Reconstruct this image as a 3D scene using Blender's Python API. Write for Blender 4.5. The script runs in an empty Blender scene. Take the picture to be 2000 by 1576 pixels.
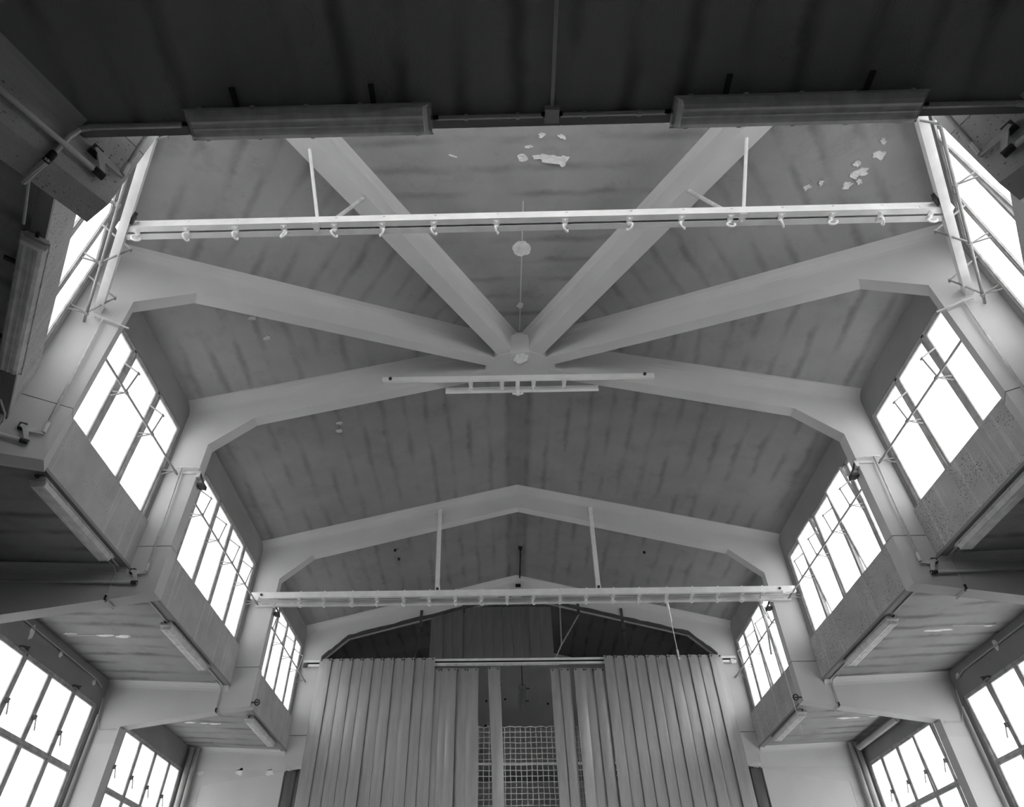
import bpy, math, random
from math import sin, cos, radians, pi, sqrt
from mathutils import Vector, Matrix
random.seed(7)
SC = bpy.context.scene
COL = SC.collection
Z0 = 0.8          # survey heights are relative; the floor lies at -0.8 there

# ------------------------------------------------------------------ camera
CAMP = dict(x=-0.346, y=-7.654, z=0.702, pitch=38.911, yaw=-1.374, roll=-0.033, f=1277.426, px=-43.465, py=159.718)
a, yw, rl = radians(CAMP['pitch']), radians(CAMP['yaw']), radians(CAMP['roll'])
fw = Vector((sin(yw) * cos(a), cos(yw) * cos(a), sin(a)))
rt = Vector((cos(yw), -sin(yw), 0)); up = rt.cross(fw)
rt2 = cos(rl) * rt + sin(rl) * up; up2 = -sin(rl) * rt + cos(rl) * up
cd = bpy.data.cameras.new('camera'); cam = bpy.data.objects.new('camera', cd); COL.objects.link(cam)
cam.matrix_world = Matrix(((rt2.x, up2.x, -fw.x, CAMP['x']), (rt2.y, up2.y, -fw.y, CAMP['y']), (rt2.z, up2.z, -fw.z, CAMP['z'] + Z0), (0, 0, 0, 1)))
cd.sensor_fit = 'HORIZONTAL'; cd.sensor_width = 36.0; cd.lens = 36.0 * CAMP['f'] / 2000.0
cd.shift_x = -CAMP['px'] / 2000.0; cd.shift_y = CAMP['py'] / 2000.0
cd.clip_start = 0.02; cd.clip_end = 400
SC.camera = cam

# ------------------------------------------------------------------ sky and exposure
world = bpy.data.worlds.new('overcast'); SC.world = world; world.use_nodes = True
wn = world.node_tree; bgn = wn.nodes['Background']
bgn.inputs['Color'].default_value = (1, 1, 1, 1); bgn.inputs['Strength'].default_value = 1.0
tc = wn.nodes.new('ShaderNodeTexCoord'); sp = wn.nodes.new('ShaderNodeSeparateXYZ')
wn.links.new(tc.outputs['Generated'], sp.inputs[0])
m1 = wn.nodes.new('ShaderNodeMath'); m1.operation = 'MULTIPLY_ADD'; m1.inputs[1].default_value = 0.18; m1.inputs[2].default_value = 1.0
wn.links.new(sp.outputs['X'], m1.inputs[0])
wn.links.new(m1.outputs[0], bgn.inputs['Strength'])
SC.view_settings.view_transform = 'Standard'; SC.view_settings.look = 'None'
SC.view_settings.gamma = 1.0; SC.view_settings.use_curve_mapping = False
SC.view_settings.exposure = 2.38
try:
    SC.cycles.max_bounces = 10; SC.cycles.diffuse_bounces = 6; SC.cycles.transparent_max_bounces = 16
    SC.cycles.transmission_bounces = 8
except Exception: pass

# ------------------------------------------------------------------ materials
def nt(m): return m.node_tree
def base_mat(name, g, rough=0.8, n_scale=2.0, n_amt=0.12, bump=0.0, b_scale=30.0, spec=0.3, metallic=0.0):
    m = bpy.data.materials.new(name); m.use_nodes = True
    T = nt(m); P = T.nodes['Principled BSDF']
    P.inputs['Roughness'].default_value = rough; P.inputs['Metallic'].default_value = metallic
    P.inputs['Specular IOR Level'].default_value = spec
    tcn = T.nodes.new('ShaderNodeTexCoord')
    ns = T.nodes.new('ShaderNodeTexNoise'); ns.inputs['Scale'].default_value = n_scale; ns.inputs['Detail'].default_value = 6
    T.links.new(tcn.outputs['Object'], ns.inputs['Vector'])
    rp = T.nodes.new('ShaderNodeMapRange'); rp.inputs['From Min'].default_value = 0.3; rp.inputs['From Max'].default_value = 0.7
    rp.inputs['To Min'].default_value = g * (1 - n_amt); rp.inputs['To Max'].default_value = g * (1 + n_amt)
    T.links.new(ns.outputs['Fac'], rp.inputs['Value'])
    cb = T.nodes.new('ShaderNodeCombineColor')
    for i in range(3): T.links.new(rp.outputs[0], cb.inputs[i])
    T.links.new(cb.outputs[0], P.inputs['Base Color'])
    if bump:
        n2 = T.nodes.new('ShaderNodeTexNoise'); n2.inputs['Scale'].default_value = b_scale; n2.inputs['Detail'].default_value = 5
        T.links.new(tcn.outputs['Object'], n2.inputs['Vector'])
        bp = T.nodes.new('ShaderNodeBump'); bp.inputs['Strength'].default_value = bump; bp.inputs['Distance'].default_value = 0.02
        T.links.new(n2.outputs['Fac'], bp.inputs['Height']); T.links.new(bp.outputs[0], P.inputs['Normal'])
    return m
def math_n(T, op, a_, b_=None, c_=None):
    n = T.nodes.new('ShaderNodeMath'); n.operation = op
    for i, v in enumerate((a_, b_, c_)):
        if v is None: continue
        if isinstance(v, (int, float)): n.inputs[i].default_value = v
        else: T.links.new(v, n.inputs[i])
    return n.outputs[0]
def smooth(T, v, lo, hi, t0=0.0, t1=1.0):
    n = T.nodes.new('ShaderNodeMapRange'); n.interpolation_type = 'SMOOTHSTEP'
    n.inputs['From Min'].default_value = lo; n.inputs['From Max'].default_value = hi
    n.inputs['To Min'].default_value = t0; n.inputs['To Max'].default_value = t1
    T.links.new(v, n.inputs['Value']); return n.outputs[0]
def ceiling_mat(name, g, pitch=0.37, dark=0.35, ridge=False, width=0.16, crack=0.5):
    """painted slab with the dusty ghost of each formwork board joint; UV.x runs across the boards, in metres"""
    m = base_mat(name, g, 0.85, 1.6, 0.08, 0.25, 60.0, 0.2)
    T = nt(m); P = T.nodes['Principled BSDF']
    uv = T.nodes.new('ShaderNodeUVMap'); uv.uv_map = 'UVMap'
    s = T.nodes.new('ShaderNodeSeparateXYZ'); T.links.new(uv.outputs[0], s.inputs[0])
    nz = T.nodes.new('ShaderNodeTexNoise'); nz.inputs['Scale'].default_value = 1.6; nz.inputs['Detail'].default_value = 8; nz.inputs['Roughness'].default_value = 0.65
    T.links.new(uv.outputs[0], nz.inputs['Vector'])
    wob = math_n(T, 'MULTIPLY_ADD', nz.outputs['Fac'], 0.20, -0.10)
    u = math_n(T, 'ADD', s.outputs['X'], wob)
    fr = math_n(T, 'FRACT', math_n(T, 'DIVIDE', u, pitch))
    dist = math_n(T, 'ABSOLUTE', math_n(T, 'SUBTRACT', fr, 0.5))
    line = smooth(T, dist, 0.0, width, 1.0, 0.0)
    n2 = T.nodes.new('ShaderNodeTexNoise'); n2.inputs['Scale'].default_value = 0.9; n2.inputs['Detail'].default_value = 5
    mp = T.nodes.new('ShaderNodeMapping'); mp.inputs['Scale'].default_value = (2.7, 1.0, 1.0); T.links.new(uv.outputs[0], mp.inputs[0]); T.links.new(mp.outputs[0], n2.inputs['Vector'])
    amt = smooth(T, n2.outputs['Fac'], 0.38, 0.64, 0.05, 1.0)
    fac = math_n(T, 'MULTIPLY', math_n(T, 'MULTIPLY', line, amt), dark)
    # fine hair cracks
    vo = T.nodes.new('ShaderNodeTexVoronoi'); vo.feature = 'DISTANCE_TO_EDGE'; vo.inputs['Scale'].default_value = 2.3
    dn = T.nodes.new('ShaderNodeTexNoise'); dn.inputs['Scale'].default_value = 3.0; dn.inputs['Detail'].default_value = 6
    T.links.new(uv.outputs[0], dn.inputs['Vector'])
    va = T.nodes.new('ShaderNodeVectorMath'); va.operation = 'MULTIPLY_ADD'; va.inputs[1].default_value = (0.5, 0.5, 0.5)
    T.links.new(dn.outputs['Color'], va.inputs[0]); T.links.new(uv.outputs[0], va.inputs[2]); T.links.new(va.outputs[0], vo.inputs['Vector'])
    ck = smooth(T, vo.outputs['Distance'], 0.0, 0.012, 1.0, 0.0)
    ck = math_n(T, 'MULTIPLY', ck, smooth(T, n2.outputs['Fac'], 0.5, 0.62, 0.0, 0.35 * crack))
    fac = math_n(T, 'MAXIMUM', fac, ck)
    # blotches
    bl = smooth(T, nz.outputs['Fac'], 0.5, 0.72, 0.0, 0.16)
    fac = math_n(T, 'ADD', fac, bl)
    if ridge:
        au = math_n(T, 'ABSOLUTE', math_n(T, 'ADD', s.outputs['X'], math_n(T, 'MULTIPLY', wob, 0.5)))
        fac = math_n(T, 'ADD', fac, smooth(T, au, 0.2, 0.34, 0.2, 0.0))
    col_in = P.inputs['Base Color'].links[0].from_socket
    sc = math_n(T, 'SUBTRACT', 1.0, fac)
    mul = T.nodes.new('ShaderNodeVectorMath'); mul.operation = 'SCALE'
    T.links.new(col_in, mul.inputs[0]); T.links.new(sc, mul.inputs['Scale'])
    T.links.new(mul.outputs[0], P.inputs['Base Color'])
    return m
def spot_mat(name, g, dens=1.0, streak=0.2):
    """painted panel with mould specks and pale run-off streaks"""
    m = base_mat(name, g, 0.8, 3.0, 0.1, 0.3, 70.0, 0.2)
    T = nt(m); P = T.nodes['Principled BSDF']
    tcn = T.nodes.new('ShaderNodeTexCoord')
    vo = T.nodes.new('ShaderNodeTexVoronoi'); vo.inputs['Scale'].default_value = 36.0; T.links.new(tcn.outputs['Object'], vo.inputs['Vector'])
    sp_ = T.nodes.new('ShaderNodeSeparateColor'); T.links.new(vo.outputs['Color'], sp_.inputs[0])
    rad = smooth(T, sp_.outputs[0], 0.35, 1.0, 0.0, 0.34)
    spot = math_n(T, 'LESS_THAN', vo.outputs['Distance'], rad)
    n = T.nodes.new('ShaderNodeTexNoise'); n.inputs['Scale'].default_value = 1.3; n.inputs['Detail'].default_value = 4; T.links.new(tcn.outputs['Object'], n.inputs['Vector'])
    patch = smooth(T, n.outputs['Fac'], 0.36, 0.56, 0.0, 0.65 * dens)
    mp = T.nodes.new('ShaderNodeMapping'); mp.inputs['Scale'].default_value = (14, 14, 0.4); T.links.new(tcn.outputs['Object'], mp.inputs[0])
    st = T.nodes.new('ShaderNodeTexNoise'); st.inputs['Scale'].default_value = 1.0; st.inputs['Detail'].default_value = 3; T.links.new(mp.outputs[0], st.inputs['Vector'])
    sk = smooth(T, st.outputs['Fac'], 0.55, 0.75, 0.0, streak)
    n3 = T.nodes.new('ShaderNodeTexNoise'); n3.inputs['Scale'].default_value = 90.0; T.links.new(tcn.outputs['Object'], n3.inputs['Vector'])
    grit = smooth(T, n3.outputs['Fac'], 0.52, 0.72, 0.0, 0.35 * dens)
    f = math_n(T, 'ADD', math_n(T, 'SUBTRACT', 1.0, math_n(T, 'MAXIMUM', math_n(T, 'MULTIPLY', spot, patch), math_n(T, 'MULTIPLY', grit, patch))), sk)
    col_in = P.inputs['Base Color'].links[0].from_socket
    mul = T.nodes.new('ShaderNodeVectorMath'); mul.operation = 'SCALE'
    T.links.new(col_in, mul.inputs[0]); T.links.new(f, mul.inputs['Scale']); T.links.new(mul.outputs[0], P.inputs['Base Color'])
    return m
def glass_mat(name, trans=0.5, ribs=True):
    m = bpy.data.materials.new(name); m.use_nodes = True; T = nt(m); T.nodes.clear()
    o = T.nodes.new('ShaderNodeOutputMaterial')
    tr = T.nodes.new('ShaderNodeBsdfTransparent'); tr.inputs[0].default_value = (0.97, 0.97, 0.97, 1)
    tl = T.nodes.new('ShaderNodeBsdfTranslucent'); tl.inputs[0].default_value = (0.95, 0.95, 0.95, 1)
    gl = T.nodes.new('ShaderNodeBsdfGlossy'); gl.inputs['Roughness'].default_value = 0.15; gl.inputs[0].default_value = (1, 1, 1, 1)
    tcn = T.nodes.new('ShaderNodeTexCoord'); wv = T.nodes.new('ShaderNodeTexWave'); wv.inputs['Scale'].default_value = 18.0; wv.bands_direction = 'Z'
    T.links.new(tcn.outputs['Object'], wv.inputs['Vector'])
    bp = T.nodes.new('ShaderNodeBump'); bp.inputs['Strength'].default_value = 0.4; bp.inputs['Distance'].default_value = 0.01
    T.links.new(wv.outputs['Fac'], bp.inputs['Height']); T.links.new(bp.outputs[0], gl.inputs['Normal'])
    mx = T.nodes.new('ShaderNodeMixShader'); mx.inputs[0].default_value = 1 - trans
    T.links.new(tr.outputs[0], mx.inputs[1]); T.links.new(tl.outputs[0], mx.inputs[2])
    m2 = T.nodes.new('ShaderNodeMixShader'); m2.inputs[0].default_value = 0.04
    T.links.new(mx.outputs[0], m2.inputs[1]); T.links.new(gl.outputs[0], m2.inputs[2])
    T.links.new(m2.outputs[0], o.inputs[0]); return m
def plastic_sheet(name, g=0.8, trans=0.2, diff=0.3, gloss=0.06):
    m = bpy.data.materials.new(name); m.use_nodes = True; T = nt(m); T.nodes.clear()
    o = T.nodes.new('ShaderNodeOutputMaterial')
    tr = T.nodes.new('ShaderNodeBsdfTransparent'); tr.inputs[0].default_value = (0.8, 0.8, 0.8, 1)
    tl = T.nodes.new('ShaderNodeBsdfTranslucent'); df = T.nodes.new('ShaderNodeBsdfDiffuse'); gl = T.nodes.new('ShaderNodeBsdfGlossy'); gl.inputs['Roughness'].default_value = 0.35
    tcn = T.nodes.new('ShaderNodeTexCoord'); mp = T.nodes.new('ShaderNodeMapping'); mp.inputs['Scale'].default_value = (6, 6, 0.8)
    ns = T.nodes.new('ShaderNodeTexNoise'); ns.inputs['Scale'].default_value = 1.5; ns.inputs['Detail'].default_value = 5
    T.links.new(tcn.outputs['Object'], mp.inputs[0]); T.links.new(mp.outputs[0], ns.inputs['Vector'])
    v = smooth(T, ns.outputs['Fac'], 0.3, 0.7, g * 0.86, g * 1.08)
    cb = T.nodes.new('ShaderNodeCombineColor')
    for i in range(3): T.links.new(v, cb.inputs[i])
    T.links.new(cb.outputs[0], tl.inputs[0]); T.links.new(cb.outputs[0], df.inputs[0])
    m1_ = T.nodes.new('ShaderNodeMixShader'); m1_.inputs[0].default_value = diff
    T.links.new(tl.outputs[0], m1_.inputs[1]); T.links.new(df.outputs[0], m1_.inputs[2])
    m2_ = T.nodes.new('ShaderNodeMixShader'); m2_.inputs[0].default_value = 1 - trans
    T.links.new(tr.outputs[0], m2_.inputs[1]); T.links.new(m1_.outputs[0], m2_.inputs[2])
    m3_ = T.nodes.new('ShaderNodeMixShader'); m3_.inputs[0].default_value = gloss
    T.links.new(m2_.outputs[0], m3_.inputs[1]); T.links.new(gl.outputs[0], m3_.inputs[2])
    T.links.new(m3_.outputs[0], o.inputs[0]); return m

G = {}
G['beam'] = base_mat('painted_concrete', 0.58, 0.75, 1.2, 0.05, 0.12, 80.0)
G['post'] = base_mat('painted_post', 0.62, 0.75, 1.2, 0.05, 0.12, 80.0)
G['wall'] = base_mat('painted_wall', 0.27, 0.85, 1.5, 0.08, 0.15, 60.0)
G['back'] = base_mat('far_wall_paint', 0.62, 0.85, 1.5, 0.08)
G['outer'] = base_mat('outer_wall_paint', 0.30, 0.85, 1.5, 0.08, 0.15, 60.0)
G['spotpost'] = spot_mat('speckled_post', 0.55, 0.9, 0.1)
G['spandrel'] = spot_mat('speckled_panel', 0.48, 1.2, 0.32)
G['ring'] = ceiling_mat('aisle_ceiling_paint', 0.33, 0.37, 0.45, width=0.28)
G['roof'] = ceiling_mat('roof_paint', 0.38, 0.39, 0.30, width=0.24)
G['roofr'] = ceiling_mat('roof_ridge_falloff', 0.28, 0.39, 0.26, ridge=True, width=0.24)  # ridge stain; base darker than the apse roof to paint in light falloff
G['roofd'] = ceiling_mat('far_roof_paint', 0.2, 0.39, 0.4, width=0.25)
G['floor'] = base_mat('floor_tile', 0.22, 0.5, 3.0, 0.1)
G['ground'] = base_mat('ground_outside', 0.25, 0.9)
G['frame'] = base_mat('window_steel', 0.45, 0.6, 8.0, 0.25)
G['steel'] = base_mat('painted_steel', 0.8, 0.45, 5.0, 0.08, 0.05, 60.0, 0.4)
G['dull'] = base_mat('dull_painted_steel', 0.86, 0.5, 3.0, 0.05)
G['arm'] = base_mat('opener_steel_backlit', 0.36, 0.5, 9.0, 0.15)  # darker copy of the opener steel, backlit shade put into its colour
G['rod'] = base_mat('opener_steel', 0.6, 0.5, 9.0, 0.2)
G['dark'] = base_mat('dark_steel', 0.06, 0.6, 9.0, 0.2)
G['black'] = base_mat('black_rubber', 0.02, 0.7)
G['conduit'] = base_mat('conduit_paint', 0.5, 0.6, 5.0, 0.1)
G['housing'] = base_mat('lamp_housing', 0.45, 0.5, 5.0, 0.08)
G['clip'] = base_mat('lamp_clip', 0.5, 0.4, 5.0, 0.05)
G['tube'] = base_mat('lamp_tube', 0.9, 0.3, 5.0, 0.02)
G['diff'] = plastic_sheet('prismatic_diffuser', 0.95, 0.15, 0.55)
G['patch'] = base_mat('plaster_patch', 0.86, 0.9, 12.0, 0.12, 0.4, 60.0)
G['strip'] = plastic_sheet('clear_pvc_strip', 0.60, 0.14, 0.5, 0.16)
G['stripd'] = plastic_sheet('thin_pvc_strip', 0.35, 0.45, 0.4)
G['glass'] = glass_mat('ribbed_glass', 0.2)
G['net'] = base_mat('net_cord', 0.92, 0.8, 5.0, 0.05)
G['rope'] = base_mat('rope', 0.65, 0.8, 15.0, 0.15)
G['hole'] = base_mat('drill_hole', 0.02, 0.9)

# ------------------------------------------------------------------ mesh helpers
class M:
    def __init__(s): s.v = []; s.f = []
    def add(s, vs, fs):
        n = len(s.v); s.v += [Vector(v) for v in vs]; s.f += [tuple(i + n for i in f) for f in fs]; return s
    def box(s, a, b):
        (x0, y0, z0), (x1, y1, z1) = a, b
        return s.add([(x0, y0, z0), (x1, y0, z0), (x1, y1, z0), (x0, y1, z0), (x0, y0, z1), (x1, y0, z1), (x1, y1, z1), (x0, y1, z1)],
                     [(0, 3, 2, 1), (4, 5, 6, 7), (0, 1, 5, 4), (1, 2, 6, 5), (2, 3, 7, 6), (3, 0, 4, 7)])
    def hexa(s, p):   # 8 points ordered like box
        return s.add(p, [(0, 3, 2, 1), (4, 5, 6, 7), (0, 1, 5, 4), (1, 2, 6, 5), (2, 3, 7, 6), (3, 0, 4, 7)])
    def prism(s, poly, vec):
        n = len(poly); vec = Vector(vec); p = [Vector(q) for q in poly]
        return s.add(p + [q + vec for q in p], [tuple(range(n))[::-1], tuple(range(n, 2 * n))] + [(i, (i + 1) % n, n + (i + 1) % n, n + i) for i in range(n)])
    def tube(s, path, r, n=8, caps=True, closed=False):
        P = [Vector(p) for p in path]; k = len(P); rings = []
        t0 = (P[1] - P[0]).normalized()
        nrm = t0.orthogonal().normalized()
        for i in range(k):
            if closed: t = (P[(i + 1) % k] - P[i - 1]).normalized()
            elif i == 0: t = t0
            elif i == k - 1: t = (P[i] - P[i - 1]).normalized()
            else:
                t = ((P[i + 1] - P[i]).normalized() + (P[i] - P[i - 1]).normalized())
                t = t.normalized() if t.length > 1e-6 else (P[i] - P[i - 1]).normalized()
            nrm = (nrm - t * nrm.dot(t)); nrm = nrm.normalized() if nrm.length > 1e-6 else t.orthogonal().normalized()
            b = t.cross(nrm)
            rr = r[i] if isinstance(r, (list, tuple)) else r
            rings.append([P[i] + rr * (cos(2 * pi * j / n) * nrm + sin(2 * pi * j / n) * b) for j in range(n)])
        vs = [q for R in rings for q in R]; fs = []
        kk = k if closed else k - 1
        for i in range(kk):
            i2 = (i + 1) % k
            for j in range(n): fs.append((i * n + j, i * n + (j + 1) % n, i2 * n + (j + 1) % n, i2 * n + j))
        if caps and not closed: fs += [tuple(range(n))[::-1], tuple((k - 1) * n + j for j in range(n))]
        return s.add(vs, fs)
    def obox(s, c, ax, ay, az, sx, sy, sz):   # centre, axes, full sizes
        c = Vector(c); ax = Vector(ax).normalized() * sx / 2; ay = Vector(ay).normalized() * sy / 2; az = Vector(az).normalized() * sz / 2
        return s.hexa([c - ax - ay - az, c + ax - ay - az, c + ax + ay - az, c - ax + ay - az, c - ax - ay + az, c + ax - ay + az, c + ax + ay + az, c - ax + ay + az])
def mesh_obj(name, m, mat, parent=None, base=None, uv=None, smooth_=False, raw=False):
    """raw: vertices are already in the parent's local frame"""
    me = bpy.data.meshes.new(name)
    off = Vector((0, 0, 0)); z = Vector((0, 0, 0 if raw else Z0))
    if raw: loc = Vector((0, 0, 0))
    elif parent is not None:
        off = ORG[parent.name]; loc = Vector((0, 0, 0))
    else:
        if base is None:
            xs = [v.x for v in m.v]; ys = [v.y for v in m.v]; zs = [v.z for v in m.v]
            base = ((min(xs) + max(xs)) / 2, (min(ys) + max(ys)) / 2, min(zs))
        off = Vector(base) + z; loc = off
    me.from_pydata([tuple(v + z - off) for v in m.v], [], m.f)
    me.materials.append(mat)
    if uv:
        L = me.uv_layers.new(name='UVMap')
        for lp in me.loops:
            L.data[lp.index].uv = uv(m.v[lp.vertex_index])
    me.update()
    if smooth_: me.shade_smooth()
    o = bpy.data.objects.new(name, me); COL.objects.link(o); o.location = loc
    if parent is not None:
        o.parent = parent; ORG[o.name] = ORG.get(parent.name, Vector((0, 0, 0)))
    else: ORG[o.name] = off
    return o
ORG = {}
def empty(name, base, label=None, cat=None, group=None, kind=None):
    o = bpy.data.objects.new(name, None); COL.objects.link(o); o.empty_display_size = 0.2
    o.location = Vector(base) + Vector((0, 0, Z0)); ORG[o.name] = o.location.copy()
    tag(o, label, cat, group, kind); return o
def tag(o, label=None, cat=None, group=None, kind=None):
    if label: o['label'] = label
    if cat: o['category'] = cat
    if group: o['group'] = group
    if kind: o['kind'] = kind
    return o
def copy_tree(o, parent=None):
    c = o.copy(); COL.objects.link(c); c.parent = parent
    for ch in list(o.children): copy_tree(ch, c)
    return c
ORD = ['first', 'second', 'third', 'fourth', 'fifth', 'sixth', 'seventh', 'eighth', 'ninth', 'tenth', 'eleventh', 'twelfth', 'thirteenth', 'fourteenth', 'fifteenth', 'sixteenth', 'seventeenth', 'eighteenth', 'nineteenth', 'twentieth']

# ------------------------------------------------------------------ frames of the building
TH1, TH2 = radians(28.149), radians(59.57)
XI, XW, XO = 5.0, 5.5, 7.75
YC, YD, YE = 4.124, 8.044, 12.1
YW = -5.71                       # wall line of the front facet
ZR, XA, ZA, ZB, ZCR, ZBOT = 9.501, 4.394, 8.312, 7.727, 5.806, 5.065
XOC, ZOC = 7.266, 4.709
SL = 0.263; ZRC = 10.015
ZEAVE = ZRC - SL * XW
def fr_map(y0, th, side):
    c, s_ = cos(th), sin(th)
    return lambda h, n, z: Vector((side * c * h - side * s_ * n, y0 - s_ * h - c * n, z))
# name: (y0, theta, dk, wall distance, column inner, outer, t upper, t lower)
FR = {'b': (0.0, 0.0, 0.0, XW, XOC, 7.84), 'c': (YC, 0, 0, XW, XOC, 7.84), 'd': (YD, 0, 0, XW, XOC, 7.84),
      'a': (0.0, TH1, 0.70, 5.5 / cos(TH1), 8.22, 8.86), 'z': (0.0, TH2, 1.21, 6.63, 8.62, 9.25)}
THK = {'b': (.092, .119), 'c': (.092, .119), 'd': (.092, .119), 'a': (.092, .119), 'z': (.12, .13)}
def frame_half(key, side, parent):
    y0, th, dk, hw, hc, ho = FR[key]; F = fr_map(y0, th, side); t, t2 = THK[key]
    def pr(poly, n0, n1):
        p = [F(h, n1, z) for h, z in poly]; vec = F(0, n0, 0) - F(0, n1, 0)
        return M().prism(p, vec)
    zt = lambda h: ZRC - (ZRC - ZEAVE) * h / hw + 0.06
    A, B = XA + dk, XI + dk
    # roof beam with its haunch
    mesh_obj('roof_beam', pr([(0, ZR), (A, ZA), (B, ZB), (B, ZB - .02), (hw + .02, ZB - .02), (hw + .02, zt(hw)), (0, zt(0))], -t, t), G['beam'], parent)
    mesh_obj('post', pr([(B, ZCR + .006), (B, ZB - .02), (hw + .02, ZB - .02), (hw + .02, ZCR + .006)], -t, t), G['beam'], parent)
    hs = -(ZBOT - ZOC) / (hc - B)
    low = pr([(B, ZBOT), (B, ZCR - .006), (hw + .02, ZCR - .006), (hw + .02, 5.60), (ho, 5.62), (ho, ZOC - .3), (hc, ZOC - .3), (hc, ZOC)], -t2, t)
    mesh_obj('aisle_beam', low, G['spotpost' if key == 'z' else 'beam'], parent)
    mesh_obj('joint', pr([(B + .012, ZCR - .02), (B + .012, ZCR + .02), (hw, ZCR + .02), (hw, ZCR - .02)], -t + .012, t - .012), G['dark'], parent)
    mesh_obj('column', pr([(hc, -0.8), (hc, ZOC - .3), (ho, ZOC - .3), (ho, -0.8)], -t2, t), G['post'], parent)
    # coved fillets where the beam meets the roof slab
    for sg in (1, -1):
        for r, h0, h1, z0f, nm in ((.19, .45 if th else .0, hw, None, 'cove'),):
            vs = []; K = 5
            for h in (h0, h1):
                zc = zt(h) - .06 + .004
                for j in range(K + 1):
                    al = pi / 2 * j / K
                    vs.append(F(h, sg * (t + r * (1 - sin(al)) ), zc - r * (1 - cos(al))))
                vs.append(F(h, sg * (t - .01), zc + .03))
            n = K + 2
            fs = [(j, (j + 1) % n, n + (j + 1) % n, n + j) for j in range(n)] + [tuple(range(n)), tuple(range(n, 2 * n))[::-1]]
            mesh_obj(nm, M().add(vs, fs), G['beam'], parent)
    # cove between aisle beam and aisle slab
    for sg in (1, -1):
        tt = t if sg > 0 else t2; r = .12; vs = []; K = 4
        for h, zc in ((hw - .03, 5.449), (ho - .02, 5.449 + .05 * (ho - hw))):
            for j in range(K + 1):
                al = pi / 2 * j / K
                vs.append(F(h, sg * (tt + r * (1 - sin(al))), zc - r * (1 - cos(al))))
            vs.append(F(h, sg * (tt - .01), zc + .03))
        n = K + 2
        fs = [(j, (j + 1) % n, n + (j + 1) % n, n + j) for j in range(n)] + [tuple(range(n)), tuple(range(n, 2 * n))[::-1]]
        mesh_obj('aisle_cove', M().add(vs, fs), G['post'], parent)
    return F
desc = {'b': 'grey concrete portal frame under the hub, crossing the hall', 'c': 'grey concrete portal frame carrying the middle hook rail', 'd': 'grey concrete end portal frame behind the plastic strip curtain'}
FM = {}
for k in 'bcd':
    e = empty('portal_beam', (0, FR[k][0], -0.8), desc[k], None, None, 'structure')
    for s_ in (-1, 1): FM[k, s_] = frame_half(k, s_, e)
for k in 'az':
    for s_ in (-1, 1):
        y0, th, dk, hw, hc, ho = FR[k]; F = fr_map(y0, th, s_); p = F(XI + dk, 0, -0.8)
        e = empty('radial_beam', p, {('a', -1): 'left radial concrete frame with low haunch', ('a', 1): 'right radial concrete frame with low haunch',
                                     ('z', -1): 'steep left radial concrete frame rising toward the camera', ('z', 1): 'steep right radial concrete frame rising toward the camera'}[k, s_], None, None, 'structure')
        FM[k, s_] = frame_half(k, s_, e)
# hub: closing block between the radial beams
hb = empty('hub_block', (0, -.3, 9.36), 'concrete hub where the radial beams meet', None, None, 'structure')
mesh_obj('hub_plate', M().prism([(-.62, .09, 9.37), (-.60, -.17, 9.37), (-.38, -.41, 9.37), (-.17, -.47, 9.37), (.17, -.47, 9.37), (.38, -.41, 9.37), (.60, -.17, 9.37), (.62, .09, 9.37)], (0, 0, .55)), G['beam'], hb)
mesh_obj('closing_block', M().add([(-.17, -.49, 9.36), (.17, -.49, 9.36), (.17, -.49, 9.74), (.13, -.50, 9.80), (-.13, -.50, 9.80), (-.17, -.49, 9.74),
    (-.17, -.3, 9.36), (.17, -.3, 9.36), (.17, -.3, 9.85), (.13, -.3, 9.88), (-.13, -.3, 9.88), (-.17, -.3, 9.85)],
    [(0, 1, 2, 3, 4, 5), (11, 10, 9, 8, 7, 6)] + [(i, 6 + i, 6 + (i + 1) % 6, (i + 1) % 6) for i in range(6)]), G['post'], hb)

# ------------------------------------------------------------------ ceilings
ceil = empty('ceiling', (0, 0, 8.5), 'board-marked pitched roof slabs over the hall', None, None, 'structure')
rz = lambda x: ZRC - SL * abs(x)
def slab(name, pts, mat, uv, parent=None, th=.14):
    return mesh_obj(name, M().prism([Vector(p) for p in pts], (0, 0, th)), mat, parent or ceil, uv=uv)
for sd in (-1, 1):
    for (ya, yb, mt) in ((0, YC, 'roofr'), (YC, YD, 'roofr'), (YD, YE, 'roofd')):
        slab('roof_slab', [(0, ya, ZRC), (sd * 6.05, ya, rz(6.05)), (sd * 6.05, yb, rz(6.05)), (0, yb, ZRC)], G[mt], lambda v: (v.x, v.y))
    xa_, ya_ = 5.5, -5.5 * math.tan(TH1); xz_, yz_ = 3.39, -5.71
    e_ = 1.09
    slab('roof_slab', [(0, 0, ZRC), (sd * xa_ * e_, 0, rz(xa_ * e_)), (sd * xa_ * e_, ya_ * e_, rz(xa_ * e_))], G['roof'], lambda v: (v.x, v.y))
    # facet between the two radial frames
    d2 = Vector((xz_ - xa_, yz_ - ya_)).normalized(); nn = Vector((-d2.y, d2.x))
    if nn.dot(Vector((xa_, ya_))) < 0: nn = -nn
    zE = ZEAVE
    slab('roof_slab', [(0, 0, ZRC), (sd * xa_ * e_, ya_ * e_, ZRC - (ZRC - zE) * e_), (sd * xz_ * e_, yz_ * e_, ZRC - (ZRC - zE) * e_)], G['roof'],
         (lambda sd_: lambda v: (sd_ * v.x * nn.x + v.y * nn.y, v.x * d2.x * sd_ + v.y * d2.y))(sd))
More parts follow.
